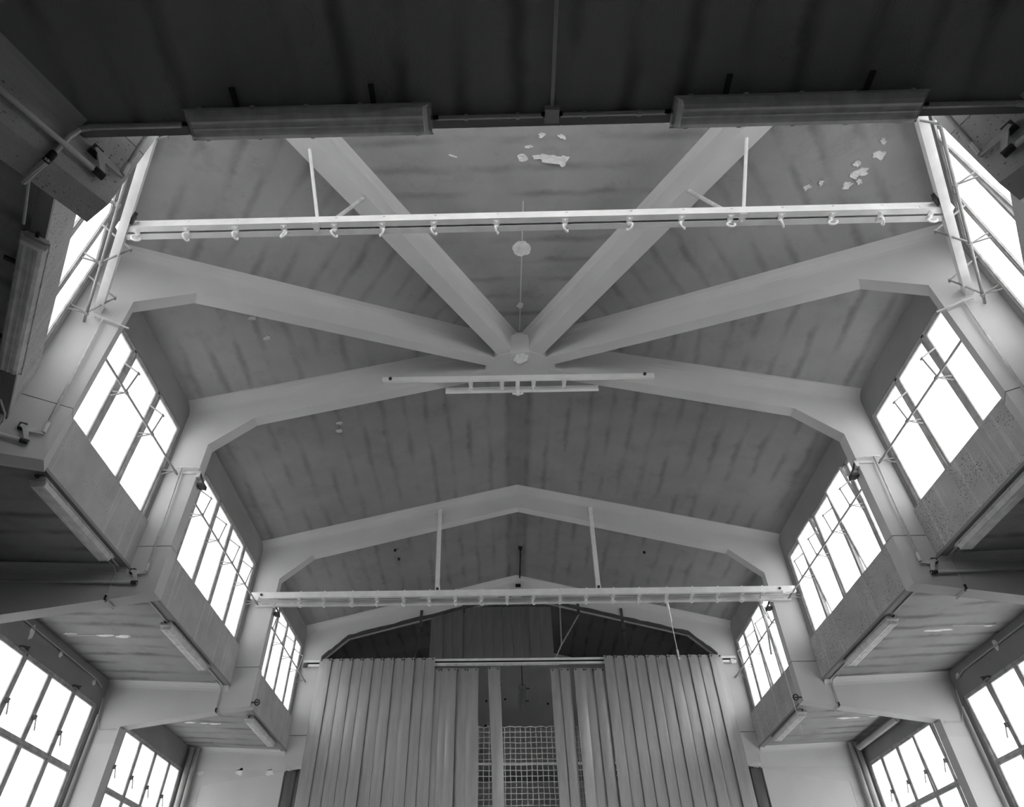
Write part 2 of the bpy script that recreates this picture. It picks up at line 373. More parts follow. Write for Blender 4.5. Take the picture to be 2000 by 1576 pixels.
slab('roof_slab', [(0, 0, ZRC), (-xz_ * 1.09, yz_ * 1.09, ZRC - (ZRC - ZEAVE) * 1.09), (xz_ * 1.09, yz_ * 1.09, ZRC - (ZRC - ZEAVE) * 1.09)], G['roof'], lambda v: (v.y, v.x))
# aisle slabs (inner edge on the wall line, a little higher outside)
aceil = empty('ceiling_2', (0, 0, 5.45), 'low board-marked slabs over the surrounding aisle', None, None, 'structure')
VA = Vector((5.5, -5.5 * math.tan(TH1))); VZ = Vector((3.39, -5.71))
OA = Vector((7.9, -7.9 * math.tan(TH1))); OZ = Vector((8.0 / math.tan(TH2), -8.0))
ZI, ZO = 5.449, 5.56
for sd in (-1, 1):
    for ya, yb in ((0, YC), (YC, YD), (YD, YE)):
        slab('aisle_slab', [(sd * 5.5, ya, ZI), (sd * 8.3, ya, ZO + .02), (sd * 8.3, yb, ZO + .02), (sd * 5.5, yb, ZI)], G['ring'], lambda v: (v.y, v.x), aceil)
    slab('aisle_slab', [(sd * 5.5, 0, ZI), (sd * 7.9, 0, ZO), (sd * OA.x, OA.y, ZO), (sd * VA.x, VA.y, ZI)], G['ring'], lambda v: (v.y, v.x), aceil)
    dd = (VZ - VA).normalized()
    slab('aisle_slab', [(sd * VA.x, VA.y, ZI), (sd * OA.x, OA.y, ZO), (sd * OZ.x, OZ.y, ZO), (sd * VZ.x, VZ.y, ZI)], G['ring'],
         (lambda sd_: lambda v: (sd_ * v.x * dd.x + v.y * dd.y, sd_ * v.x * dd.y - v.y * dd.x))(sd), aceil)
slab('aisle_slab', [(-VZ.x, VZ.y - .01, ZI), (-OZ.x, OZ.y, ZO), (OZ.x, OZ.y, ZO), (VZ.x, VZ.y - .01, ZI)], G['ring'], lambda v: (v.x + .03, v.y), aceil)

# ------------------------------------------------------------------ walls and windows
def wmap(A, B, outn):
    A = Vector(A); B = Vector(B); d = (B - A).normalized(); o = Vector(outn).normalized()
    return (lambda s, of, z: Vector((A.x + d.x * s + o.x * of, A.y + d.y * s + o.y * of, z))), (B - A).length, d, o
def wbox(W, s0, s1, o0, o1, z0, z1):
    return M().hexa([W(s0, o0, z0), W(s1, o0, z0), W(s1, o1, z0), W(s0, o1, z0), W(s0, o0, z1), W(s1, o0, z1), W(s1, o1, z1), W(s0, o1, z1)])
def add_wbox(m, W, s0, s1, o0, o1, z0, z1):
    return m.hexa([W(s0, o0, z0), W(s1, o0, z0), W(s1, o1, z0), W(s0, o1, z0), W(s0, o0, z1), W(s1, o0, z1), W(s1, o1, z1), W(s0, o1, z1)])
WINN = [0]
def ring(W, s0, s1, z0, z1, w, o0, o1, tilt=0.0):
    """rectangular ring as one connected mesh; tilt turns it about its horizontal mid axis"""
    zc = (z0 + z1) / 2; oc = (o0 + o1) / 2
    def Q(s, o, z):
        dz = z - zc; do = o - oc
        return W(s, oc + do * cos(tilt) - dz * sin(tilt), zc + dz * cos(tilt) + do * sin(tilt))
    vs = []
    for (a0, b0, c0, c1) in ((s0, s1, z0, z1), (s0 + w, s1 - w, z0 + w, z1 - w)):
        for o in (o0, o1):
            vs += [Q(a0, o, c0), Q(b0, o, c0), Q(b0, o, c1), Q(a0, o, c1)]
    fs = []
    for k in range(4):
        k2 = (k + 1) % 4
        fs += [(k, k2, 8 + k2, 8 + k), (4 + k2, 4 + k, 12 + k, 12 + k2), (k2, k, 4 + k, 4 + k2), (8 + k, 8 + k2, 12 + k2, 12 + k)]
    return M().add(vs, fs), Q
def window(W, edges, z0, z1, label, rec=.05, tilts=None, transom=None, fw_=.045, mw=.058):
    WINN[0] += 1
    e = empty('window_%d' % WINN[0], W((edges[0] + edges[-1]) / 2, rec, z0), label, None, None, 'structure')
    m, _ = ring(W, edges[0], edges[-1], z0, z1, fw_, rec - .02, rec + .05)
    mesh_obj('frame', m, G['frame'], e)
    for s in edges[1:-1]: mesh_obj('mullion', wbox(W, s - mw / 2, s + mw / 2, rec - .02, rec + .045, z0 + .01, z1 - .01), G['frame'], e)
    rows = [(z0 + fw_, z1 - fw_)]
    if transom:
        mesh_obj('transom', wbox(W, edges[0] + .01, edges[-1] - .01, rec - .022, rec + .043, transom - mw / 2, transom + mw / 2), G['frame'], e)
        rows = [(z0 + fw_, transom - mw / 2), (transom + mw / 2, z1 - fw_)]
    for zi, (za, zb) in enumerate(rows):
        for i in range(len(edges) - 1):
            a0 = edges[i] + (fw_ if i == 0 else mw / 2) + .004; a1 = edges[i + 1] - (fw_ if i == len(edges) - 2 else mw / 2) - .004
            t = (tilts or {}).get(i, 0.0) if zi == len(rows) - 1 else 0.0
            m, Q = ring(W, a0, a1, za + .004, zb - .004, .028, rec - .01, rec + .03, t)
            so = mesh_obj('sash', m, G['frame'], e)
            z_a, z_b = za + .028, zb - .028
            mesh_obj('pane', M().hexa([Q(a0 + .024, rec + .008, z_a), Q(a1 - .024, rec + .008, z_a), Q(a1 - .024, rec + .014, z_a), Q(a0 + .024, rec + .014, z_a),
                                       Q(a0 + .024, rec + .008, z_b), Q(a1 - .024, rec + .008, z_b), Q(a1 - .024, rec + .014, z_b), Q(a0 + .024, rec + .014, z_b)]), G['glass'], so)
    return e
def portal(W, s0, s1, z0, z1, o=.25):
    c = W((s0 + s1) / 2, o, (z0 + z1) / 2) + Vector((0, 0, Z0))
    ld = bpy.data.lights.new('window_portal', 'AREA'); ld.shape = 'RECTANGLE'; ld.size = s1 - s0; ld.size_y = z1 - z0
    ld.cycles.is_portal = True
    lo = bpy.data.objects.new('window_portal', ld); COL.objects.link(lo); lo.location = c
    inn = (W(0, -1, 0) - W(0, 0, 0)).normalized()
    z = -inn; x = (W(1, 0, 0) - W(0, 0, 0)).normalized(); y = z.cross(x)
    lo.matrix_world = Matrix(((x.x, y.x, z.x, c.x), (x.y, y.y, z.y, c.y), (x.z, y.z, z.z, c.z), (0, 0, 0, 1)))
ZS, ZH = 6.235, 8.035
def clerestory(parent, W, L, edges, label, tilts=None, head=8.68, so=-.035):
    mesh_obj('spandrel', wbox(W, -.06, L + .06, so, .16, 5.47, ZS), G['spandrel'], parent)
    mesh_obj('lip', wbox(W, -.04, L + .04, so - .015, .06, 5.432, 5.475), G['wall'], parent)
    mesh_obj('lintel', wbox(W, -.06, L + .06, 0, .16, ZH, head), G['wall'], parent)
    mesh_obj('pier', wbox(W, -.06, edges[0], 0, .16, ZS, ZH), G['wall'], parent)
    mesh_obj('pier', wbox(W, edges[-1], L + .06, 0, .16, ZS, ZH), G['wall'], parent)
    w = window(W, edges, ZS, ZH, label, rec=.03, tilts=tilts)
    portal(W, edges[0], edges[-1], ZS, ZH)
    return w
T_ = radians(3.0)
BW = {}
for sd, nm in ((-1, 'left'), (1, 'right')):
    wl = empty('wall_' + nm, (sd * XW, 2.5, 5.4), nm + ' clerestory wall above the aisle, with speckled panels under its windows', None, None, 'structure')
    W, L, d_, o_ = wmap((sd * XW, 0.0), (sd * XW, VA.y), (sd, 0)); BW['w1', sd] = W
    # s runs toward the camera: y = -s
    clerestory(wl, W, L, [.155, .95, 1.745, 2.54], 'three-light steel clerestory window nearest the hub beam, ' + nm + ' side', {0: T_ * (.5 if sd < 0 else .2), 1: .015})
    W, L, d_, o_ = wmap((sd * XW, 0.0), (sd * XW, YC), (sd, 0)); BW['w2', sd] = W
    clerestory(wl, W, L, [.24, .98, 1.73, 2.47, 3.22, 3.90], 'five-light steel clerestory window of the middle bay, ' + nm + ' side',
               {} if sd < 0 else {0: 0, 1: .10, 2: 0.02, 3: .10, 4: .0})
    W, L, d_, o_ = wmap((sd * XW, YC), (sd * XW, YD), (sd, 0)); BW['w3', sd] = W
    e3 = [v - YC for v in (4.33, 5.07, 5.80, 6.52, 7.25, 7.82)]
    clerestory(wl, W, L, e3, 'five-light steel clerestory window beside the plastic curtain, ' + nm + ' side', {} if sd < 0 else {2: .05, 1: .04})
    mesh_obj('far_wall_panel', M().box((sd * 5.5 if sd > 0 else -5.66, YD, 5.4), (5.66 if sd > 0 else -5.5, YE, 8.7)), G['wall'], wl)
    # diagonal facet
    wf = empty('wall_front_' + nm, (sd * 4.4, -4.3, 5.4), nm + ' diagonal clerestory wall of the apse', None, None, 'structure')
    on = Vector((-(VZ - VA).y, (VZ - VA).x)).normalized()
    if on.dot(VA) < 0: on = -on
    W, L, d_, o_ = wmap((sd * VA.x, VA.y), (sd * VZ.x, VZ.y), (sd * on.x, on.y)); BW['w0', sd] = W
    clerestory(wf, W, L, [.26, 1.03, 1.83, 2.60, 3.28], 'four-light steel clerestory window in the diagonal wall, ' + nm + ' side', {2: .03 if sd > 0 else 0})
wfc = empty('wall_front', (0, YW, 5.4), 'front clerestory wall over the low slab edge', None, None, 'structure')
W, L, d_, o_ = wmap((-VZ.x, YW), (VZ.x, YW), (0, -1)); BW['wc'] = W
clerestory(wfc, W, L, [.22, 1.02, 1.82, 2.62, 3.40, 4.20, 5.0, 5.8, L - .22], 'long clerestory window over the front slab edge', so=.01)

# outer aisle walls
ZH2 = 5.065; ZTR = 3.93
for sd, nm in ((-1, 'left'), (1, 'right')):
    wo = empty('wall_outer_' + nm, (sd * XO, 3, -0.8), nm + ' outer aisle wall with tall steel windows', None, None, 'structure')
    for key, ya, edges in (('middle', 0.0, [.27, 1.00, 1.73, 2.45, 3.19, 3.90]), ('far', YC, [.27, .98, 1.71, 2.42, 3.14, 3.74])):
        W, L, d_, o_ = wmap((sd * XO, ya), (sd * XO, ya + 4.0), (sd, 0)); BW['o' + key, sd] = W
        L = 4.124 if ya == 0 else 3.92
        mesh_obj('lintel', wbox(W, -.05, L + .05, 0, .2, ZH2, 5.7), G['outer'], wo)
        mesh_obj('pier', wbox(W, -.05, edges[0], 0, .2, 1.2, ZH2), G['outer'], wo)
        mesh_obj('pier', wbox(W, edges[-1], L + .05, 0, .2, 1.2, ZH2), G['outer'], wo)
        mesh_obj('dado', wbox(W, -.05, L + .05, 0, .2, -.8, 1.2), G['outer'], wo)
        tl = {} if sd < 0 else ({4: .04} if key == 'middle' else {1: .05})
        window(W, edges, 1.2, ZH2, 'tall ' + key + ' aisle window with a transom, ' + nm + ' side', rec=.03, tilts=tl, transom=ZTR, fw_=.04, mw=.04)
        portal(W, edges[0], edges[-1], 1.2, ZH2, .3)
    def flat(A, B, name='wall_panel'):
        A = Vector(A); B = Vector(B); dn = (B - A).normalized(); n_ = Vector((dn.y, -dn.x)) * .2
        if n_.dot(A) < 0: n_ = -n_
        mesh_obj(name, M().prism([(A.x, A.y, -.8), (B.x, B.y, -.8), (B.x + n_.x, B.y + n_.y, -.8), (A.x + n_.x, A.y + n_.y, -.8)], (0, 0, 6.5)), G['outer'], wo)
    flat((sd * XO, 0), (sd * XO, OA.y), 'side_panel')
    flat((sd * XO, OA.y), (sd * OZ.x, OZ.y), 'diagonal_panel')
    flat((sd * XO, YD), (sd * XO, YE), 'far_panel')
wfo = mesh_obj('wall_outer_front', M().box((-OZ.x - .1, -8.15, -.8), (OZ.x + .1, -7.98, 5.7)), G['outer'])
tag(wfo, 'outer front wall behind the camera', kind='structure')
# end walls of the aisles, flush with the end frame
for sd, nm in ((-1, 'left'), (1, 'right')):
    x0, x1 = sorted((sd * 5.42, sd * 7.84))
    we = empty('wall_end_' + nm, (sd * 6.6, YD, -.8), nm + ' pale end wall closing the aisle beside the curtain', None, None, 'structure')
    mesh_obj('beam_face', M().box((x0, YD - .094, 5.03), (x1, YD + .1, 5.6)), G['post'], we)
    mesh_obj('wall_panel', M().box((x0, YD - .086, -.8), (x1, YD + .1, 5.02)), G['post'], we)
# far room behind the curtain
wb = empty('wall_back', (0, YE, -.8), 'grey far gable wall seen through the curtain gap', None, None, 'structure')
mesh_obj('upper_panel', M().prism([(-7.9, YE, 6.34), (7.9, YE, 6.34), (7.9, YE, 8.0), (5.6, YE, 8.7), (0, YE, 10.1), (-5.6, YE, 8.7), (-7.9, YE, 8.0)], (0, .2, 0)), G['back'], wb)
mesh_obj('lower_panel', M().box((-7.9, YE, -.8), (7.9, YE + .2, 5.81)), G['back'], wb)
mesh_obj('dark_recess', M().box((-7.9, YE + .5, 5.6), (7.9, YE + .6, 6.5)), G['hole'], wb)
for (px_, pz_) in ((-.93, 8.15), (-.35, 8.2), (.95, 8.05), (1.35, 7.75), (-.95, 7.4), (.8, 7.35), (.55, 7.2), (-1.2, 7.1), (.25, 6.9), (-.5, 8.65)):
    mesh_obj('drill_hole', M().tube([(px_, YE - .006, pz_), (px_, YE + .05, pz_)], .035, 8), G['hole'], wb)

# floor and ground outside
fl = mesh_obj('floor', M().box((-8.2, -8.3, -.95), (8.2, YE + 1.2, -.8)), G['floor']); tag(fl, 'pale hall floor', kind='structure')
gr = mesh_obj('ground', M().box((-80, -80, -1.2), (80, 80, -.96)), G['ground']); tag(gr, 'ground outside the hall', kind='structure')

# ------------------------------------------------------------------ lamps
def lamp_proto():
    e = empty('lamp', (0, 0, -Z0), 'x', 'lamp')
    hs = []
    L2 = .82
    prof = [(-.078, 0), (-.092, -.035), (-.07, -.052), (.07, -.052), (.092, -.035), (.078, 0)]
    mesh_obj('housing', M().prism([(-L2, y, z) for y, z in prof], (2 * L2, 0, 0)), G['housing'], e, raw=True)
    outer = [(-.094, -.042), (-.088, -.075), (-.076, -.108), (-.05, -.118), (-.03, -.112), (-.01, -.112), (0, -.116), (.01, -.112), (.03, -.112), (.05, -.118), (.076, -.108), (.088, -.075), (.094, -.042)]
    n = len(outer)
    vs = [(-L2 + .01 + (.035 if z < -.06 else 0), y * (1 if z > -.06 else .96), z) for y, z in outer] + [(L2 - .01 - (.035 if z < -.06 else 0), y, z) for y, z in outer]
    fs = [(i, i + 1, n + i + 1, n + i) for i in range(n - 1)] + [tuple(range(n))[::-1], tuple(range(n, 2 * n))]
    mesh_obj('diffuser', M().add(vs, fs), G['diff'], e, raw=True)
    mesh_obj('rim', M().tube([(-L2 - .008, -.097, -.042), (-L2 - .008, .097, -.042), (L2 + .008, .097, -.042), (L2 + .008, -.097, -.042)], .006, 6, closed=True), G['clip'], e, raw=True)
    for y in (-.042, .042):
        mesh_obj('fluorescent_tube', M().tube([(-L2 + .10, y, -.08), (L2 - .10, y, -.08)], .015, 8), G['tube'], e, raw=True, smooth_=True)
        for x in (-L2 + .075, L2 - .075): mesh_obj('lamp_holder', M().box((x - .014, y - .02, -.10), (x + .014, y + .02, -.05)), G['dark'], e, raw=True)
    for x in (-.72, -.36, 0, .36, .72):
        for y in (-1, 1):
            m = M().add([(x - .014, y * .086, -.004), (x + .014, y * .086, -.004), (x + .014, y * .108, -.03), (x - .014, y * .108, -.03), (x - .014, y * .104, -.055), (x + .014, y * .104, -.055), (x - .014, y * .090, -.052), (x + .014, y * .090, -.052), (x - .014, y * .084, -.02), (x + .014, y * .084, -.02)],
                        [(0, 1, 2, 3), (3, 2, 5, 4), (4, 5, 7, 6), (6, 7, 9, 8), (8, 9, 1, 0), (0, 3, 4, 6, 8), (1, 9, 7, 5, 2)])
            mesh_obj('clip', m, G['clip'], e, raw=True)
    for x in (-.48, .44):
        mesh_obj('bracket', M().box((x - .017, -.20, .003), (x + .017, .05, .022)), G['dark'], e, raw=True)
    for x in (-L2, L2):
        mesh_obj('cable_gland', M().tube([(x * .99, 0, -.025), (x + .05 * (1 if x > 0 else -1), 0, -.025)], .014, 8), G['black'], e, raw=True)
    return e
LAMP = lamp_proto()
def place_lamp(c, dirv, outn, label, first=[True]):
    o = LAMP if first[0] else copy_tree(LAMP); first[0] = False
    x = Vector(dirv).normalized(); yb = -Vector(outn).normalized()   # +y looks inward, brackets outward
    x = Vector((x.x, x.y, 0)).normalized(); yb = Vector((yb.x, yb.y, 0)).normalized()
    if x.cross(yb).z < 0: x = -x
    zc = Vector((0, 0, 1)); c = Vector(c) + Vector((0, 0, Z0))
    o.matrix_world = Matrix(((x.x, yb.x, 0, c.x), (x.y, yb.y, 0, c.y), (0, 0, 1, c.z), (0, 0, 0, 1)))
    tag(o, label, 'lamp', 'fluorescent lamps along the slab edge'); return o
ZL = 5.425
place_lamp((-1.605, -5.79, ZL), (1, 0), (0, -1), 'left of the two near fluorescent lamps on the front slab edge')
place_lamp((1.655, -5.79, ZL), (1, 0), (0, -1), 'right of the two near fluorescent lamps on the front slab edge')
for sd, nm in ((-1, 'left'), (1, 'right')):
    for ky, yc_, tx in (('w1', -1.27, 'fluorescent lamp under the slab edge of the bay nearest the hub beam, ' + nm + ' side'), ('w2', 2.25 if sd < 0 else 2.33, 'fluorescent lamp under the slab edge of the middle bay, ' + nm + ' side'), ('w3', 6.40 if sd < 0 else 6.3, 'short-looking far fluorescent lamp near the curtain, ' + nm + ' side')):
        place_lamp((sd * 5.575, yc_, ZL), (0, 1), (sd, 0), tx)
    W = BW['w0', sd]; c = Vector((sd * 4.43, -4.34, ZL)); dv = W(1, 0, 0) - W(0, 0, 0); on_ = W(0, 1, 0) - W(0, 0, 0)
    place_lamp(c, dv, on_, 'fluorescent lamp on the diagonal slab edge by the ' + nm + ' picture border')
# hanging far lamp along the ridge behind the curtain
o = copy_tree(LAMP); o.rotation_euler = (0, 0, pi / 2); o.location = (.12, 10.3, 7.62 + Z0)
o.rotation_euler = (0, 0, pi / 2)
tag(o, 'far fluorescent lamp hanging behind the curtain gap', 'lamp')
hs = mesh_obj('hanging_rod', M().tube([(.12, 9.6, 9.97), (.12, 9.6, 7.63)], .012, 6), G['dark']); tag(hs, 'dark rod holding the far lamp behind the curtain', 'rod')

# ------------------------------------------------------------------ window opener gear
def opener(W, s0, s1, joints, label, zr=7.115, of=-.19, kin=.05, kz=.36):
    base = W((s0 + s1) / 2, of, zr)
    e = empty('window_opener', base, label, 'window opener', 'rods that open the clerestory windows')
    mesh_obj('rod', M().tube([W(s0, of, zr), W(s1, of, zr)], .016, 8), G['arm'], e, smooth_=True)
    for s, arm in joints:
        mesh_obj('bracket', M().tube([W(s, .01, zr + .03), W(s, of + .01, zr), W(s, .01, zr - .05)], .0125, 6), G['arm'], e)
        mesh_obj('collar', M().tube([W(s - .02, of, zr), W(s + .02, of, zr)], .026, 8), G['arm'], e)
        if arm:
            mesh_obj('crank_arm', M().tube([W(s + .02, of, zr), W(s + .02, of - kin, zr + kz), W(s + .03, .015, zr + .56)], .0125, 6), G['arm'], e)
            mesh_obj('crank_joint', M().tube([W(s - .01, of - kin, zr + kz), W(s + .04, of - kin, zr + kz)], .015, 6), G['arm'], e)
    return e
for sd, nm in ((-1, 'left'), (1, 'right')):
    opener(BW['w1', sd], .1, 2.62, [(.17, False), (.99, True), (1.79, True)], 'opener rod across the three-light window, ' + nm + ' side')
    opener(BW['w2', sd], .15, 4.03, [(.95, True), (1.70, True), (2.43, True), (3.18, True), (3.90, False)], 'opener rod across the five-light middle window, ' + nm + ' side')
    opener(BW['w3', sd], .15, YD - .09 - YC, [(v - YC, k) for v, k in ((5.05, True), (5.78, True), (6.50, True), (7.23, True), (7.84, False))], 'opener rod across the window beside the curtain, ' + nm + ' side')
    opener(BW['w0', sd], .05, 3.35, [(.27, True), (1.08, True), (1.90, False), (2.62, True)], 'opener rod across the diagonal window, ' + nm + ' side', of=-.17, kin=.17, kz=.42)
def linkage(F, dk, t, label, top=True, bottom=True, box=True):
    """F(h, n, z): frame coordinates on the near face"""
    n = t + .045
    H = lambda h: h + dk
    e = empty('opener_linkage', F(H(5.2), n, 5.2 if bottom else 7.1), label, 'linkage', 'bell crank linkages on the frame posts')
    if top:
        mesh_obj('link_bar', M().tube([F(H(5.34), n, 7.21), F(H(5.24), n + .01, 7.215), F(H(4.96), n, 7.2)], .013, 6), G['rod'], e)
    if box:
        mesh_obj('guide_rail', M().obox(F(H(5.1), t + .012, 7.13), F(1, 0, 0) - F(0, 0, 0), F(0, 1, 0) - F(0, 0, 0), (0, 0, 1), .26, .02, .035), G['rod'], e)
        mesh_obj('pivot_box', M().obox(F(H(4.97), t - .02, 7.10), F(1, 0, 0) - F(0, 0, 0), F(0, 1, 0) - F(0, 0, 0), (0, 0, 1), .055, .09, .11), G['rod'], e)
        mesh_obj('lever', M().tube([F(H(4.95), t, 7.12), F(H(4.90), t - .08, 7.0), F(H(4.88), t - .17, 6.93)], .016, 6), G['dark'], e)
        mesh_obj('lever_bracket', M().obox(F(H(4.93), t - .12, 6.97), F(1, 0, 0) - F(0, 0, 0), F(0, 1, 0) - F(0, 0, 0), (0, 0, 1), .10, .12, .05), G['dark'], e)
    if bottom:
        mesh_obj('pull_rod', M().tube([F(H(5.25), n, 7.21), F(H(5.19), n, 5.45)], .014, 8), G['rod'], e, smooth_=True)
        mesh_obj('coupling', M().tube([F(H(5.192), n, 5.50), F(H(5.186), n, 5.36)], .022, 8), G['rod'], e)
        mesh_obj('bell_crank', M().prism([F(H(5.17), n - .008, 5.335), F(H(5.20), n - .008, 5.37), F(H(5.39), n - .008, 5.395), F(H(5.40), n - .008, 5.365), F(H(5.37), n - .008, 5.345), F(H(5.28), n - .008, 5.18), F(H(5.25), n - .008, 5.18), F(H(5.30), n - .008, 5.32)], F(0, .016, 0) - F(0, 0, 0)), G['rod'], e)
        mesh_obj('pivot_block', M().obox(F(H(5.38), t + .02, 5.38), F(1, 0, 0) - F(0, 0, 0), F(0, 1, 0) - F(0, 0, 0), (0, 0, 1), .07, .06, .07), G['dark'], e)
        mesh_obj('drive_rod', M().tube([F(H(5.27), n, 5.195), F(H(7.6) if dk == 0 else H(7.3), n, 5.26 if dk < 1 else 5.02)], .021, 8), G['conduit'], e, smooth_=True)
        mesh_obj('end_collar', M().tube([F(H(5.255), n, 5.195), F(H(5.33), n, 5.197)], .028, 8), G['dark'], e)
    return e
for sd, nm in ((-1, 'left'), (1, 'right')):
    linkage(FM['a', sd], .63, .092, 'bell crank linkage on the radial frame post, ' + nm + ' side', box=False)
    linkage(FM['b', sd], 0, .092, 'bell crank linkage on the hub frame post, ' + nm + ' side')
    linkage(FM['c', sd], 0, .092, 'short linkage at the end of the middle rail, ' + nm + ' side', bottom=False)
    linkage(FM['z', sd], 1.07, .12, 'rusty bell crank linkage on the nearest post, ' + nm + ' side', top=False, box=False)

# ------------------------------------------------------------------ steel rails with hooks
def channel(m, P0, P1, side_, h, w, th=.008):
    """U channel: web plane at the path, flanges to side_ direction (unit vector), bottom at path z"""
    P0 = Vector(P0); P1 = Vector(P1); s = Vector(side_).normalized(); z = Vector((0, 0, 1))
    prof = [(0, 0), (w, 0), (w, th), (th, th), (th, h - th), (w, h - th), (w, h), (0, h)]
    return m.prism([P0 + s * a + z * b for a, b in prof], P1 - P0)
def hook_proto(kind):
    e = empty('hook', (0, 0, -Z0), 'x', 'hook')
    if kind == 0:   # plate bridging two close channels
        mesh_obj('plate', M().prism([(-.033, -.035, -.006), (.033, -.035, -.006), (.026, .075, -.006), (-.026, .075, -.006)], (0, 0, .006)), G['steel'], e, raw=True)
        mesh_obj('bolt', M().tube([(0, -.02, -.022), (0, -.02, -.005)], .013, 6), G['steel'], e, raw=True)
    else:
        mesh_obj('plate', M().prism([(-.04, -.02, -.006), (.04, -.02, -.006), (.028, .22, -.006), (-.028, .22, -.006)], (0, 0, .006)), G['steel'], e, raw=True)
        mesh_obj('bolt', M().tube([(0, 0, -.022), (0, 0, -.005)], .012, 6), G['steel'], e, raw=True)
    y0 = .03 if kind == 0 else .14
    R = .042
    pth = [(0, y0, 0), (0, y0, -.035)]
    for k in range(0, 12):
        an = pi / 2 + k * (1.62 * pi / 11)
        pth.append((R * cos(an), y0, -.035 - R + R * sin(an)))
    mesh_obj('hook_loop', M().tube(pth, .0115, 7), G['steel'], e, raw=True, smooth_=True)
    mesh_obj('hook_nut', M().tube([(0, y0, -.03), (0, y0, -.004)], .019, 6), G['steel'], e, raw=True)
    return e
HK = {0: hook_proto(0), 1: hook_proto(1)}; HKU = {0: False, 1: False}
def place_hook(kind, p, rot, label, group):
    o = HK[kind] if not HKU[kind] else copy_tree(HK[kind]); HKU[kind] = True
    o.location = Vector(p) + Vector((0, 0, Z0)); o.rotation_euler = (0, 0, 0)
    for ch in o.children:
        if ch.name.startswith('hook_loop'): 
            ch.rotation_euler = (0, 0, rot); yy = .03 if kind == 0 else .14
            ch.location = (yy * sin(rot), yy * (1 - cos(rot)), 0)
    tag(o, label, 'hook', group); return o
# front rail, two channels face to face, spanning the apse between the side channels
YR, ZRL = -3.99, 7.345
r1 = empty('hook_rail', (0, YR, ZRL), 'near pale double steel rail crossing the apse with sixteen hooks', 'rail')
mesh_obj('channel', channel(M(), (-4.50, YR, ZRL), (4.50, YR, ZRL), (0, 1, 0), .12, .065), G['steel'], r1)
mesh_obj('channel', channel(M(), (-4.44, YR + .155, ZRL), (4.44, YR + .155, ZRL), (0, -1, 0), .12, .065), G['steel'], r1)
hx = [-4.29, -3.74, -3.2, -2.67, -2.12, -1.6, -1.04, -0.36, 0.38, 1.07, 1.63, 2.15, 2.69, 3.23, 3.75, 4.28]
rots = [.5, 1.2, 1.2, -.5, .9, 2.2, .9, 1.2, .9, 2.2, .8, 0, 1.0, -.2, 1.2, -.1]
for x in hx: mesh_obj('bolt', M().tube([(x + .02, YR - .012, ZRL + .085), (x + .02, YR + .004, ZRL + .085)], .015, 6), G['steel'], r1)
for x in (-2.32, 2.28):
    mesh_obj('joint_plate', M().box((x - .035, YR + .01, ZRL - .006), (x + .035, YR + .15, ZRL)), G['steel'], r1)
    mesh_obj('bolt', M().tube([(x, YR + .1, ZRL - .02), (x, YR + .1, ZRL)], .014, 6), G['steel'], r1)
for x in (-4.25, 4.25): mesh_obj('end_plate', M().box((x - .11, YR - .006, ZRL + .005), (x + .11, YR + .0, ZRL + .045)), G['steel'], r1)
for i, x in enumerate(hx):
    place_hook(0, (x, YR + .06, ZRL), rots[i], ORD[i] + ' hook from the left under the near rail', 'hooks under the near rail')
# side channels carrying it
for sd, nm in ((-1, 'left'), (1, 'right')):
    W = BW['w0', sd]
    e = empty('carrier_channel', W(1.7, -.26, 7.33), 'steel channel along the diagonal window, ' + nm + ' side', 'channel', 'carrier channels of the near rail')
    inn = W(0, -1, 0) - W(0, 0, 0)
    mesh_obj('channel', channel(M(), W(.04, -.275, 7.32), W(3.44, -.275, 7.32), -inn, .14, .085), G['steel'], e)
    mesh_obj('cleat', M().obox(W(1.62, -.29, 7.40), W(1, 0, 0) - W(0, 0, 0), inn, (0, 0, 1), .09, .03, .12), G['dark'], e)
    for s in (1.6, 1.66): mesh_obj('bolt', M().tube([W(s, -.31, 7.44), W(s, -.275, 7.44)], .014, 6), G['dark'], e)
    st = mesh_obj('rail_strut', M().tube([(sd * 2.32, -3.90, 7.42), (sd * 2.335, -3.93, 7.52), (sd * 2.54, -4.34, 8.66)], [.036, .02, .02], 8), G['steel'])
    tag(st, 'white strut from the near rail up to the steep radial beam, ' + nm + ' side', 'strut')
    st = mesh_obj('rail_brace', M().tube([(sd * 2.26, -3.87, 7.46), (sd * 2.01, -3.56, 8.72)], .024, 8), G['rod'])
    tag(st, 'dark slanting brace from the near rail to the beam face, ' + nm + ' side', 'brace')
# middle rail
Y2 = 3.72
r2 = empty('hook_rail', (0, Y2, 7.10), 'long white double steel rail on the middle frame with nineteen hooks', 'rail')
mesh_obj('channel', channel(M(), (-5.37, Y2, 7.105), (5.37, Y2, 7.105), (0, 1, 0), .13, .06), G['steel'], r2)
mesh_obj('channel', channel(M(), (-5.34, Y2 + .30, 7.06), (5.34, Y2 + .30, 7.06), (0, -1, 0), .13, .06), G['steel'], r2)
hx = [-4.90, -4.41, -3.93, -3.37, -2.87, -2.34, -1.83, -1.31, -0.79, -0.28, 0.24, 0.77, 1.28, 1.81, 2.32, 2.86, 3.36, 3.86, 4.33, 4.73]
hx = hx[1:]
for i, x in enumerate(hx):
    mesh_obj('bolt', M().tube([(x + .02, Y2 + .03, 7.235), (x + .02, Y2 + .03, 7.262)], .016, 6), G['steel'], r2)
    place_hook(1, (x, Y2 + .03, 7.10), [.9, 1.2, .6, 1.3, .8][i % 5] * (1 if i < 10 else -1), ORD[i] + ' hook from the left under the middle rail', 'hooks under the middle rail')
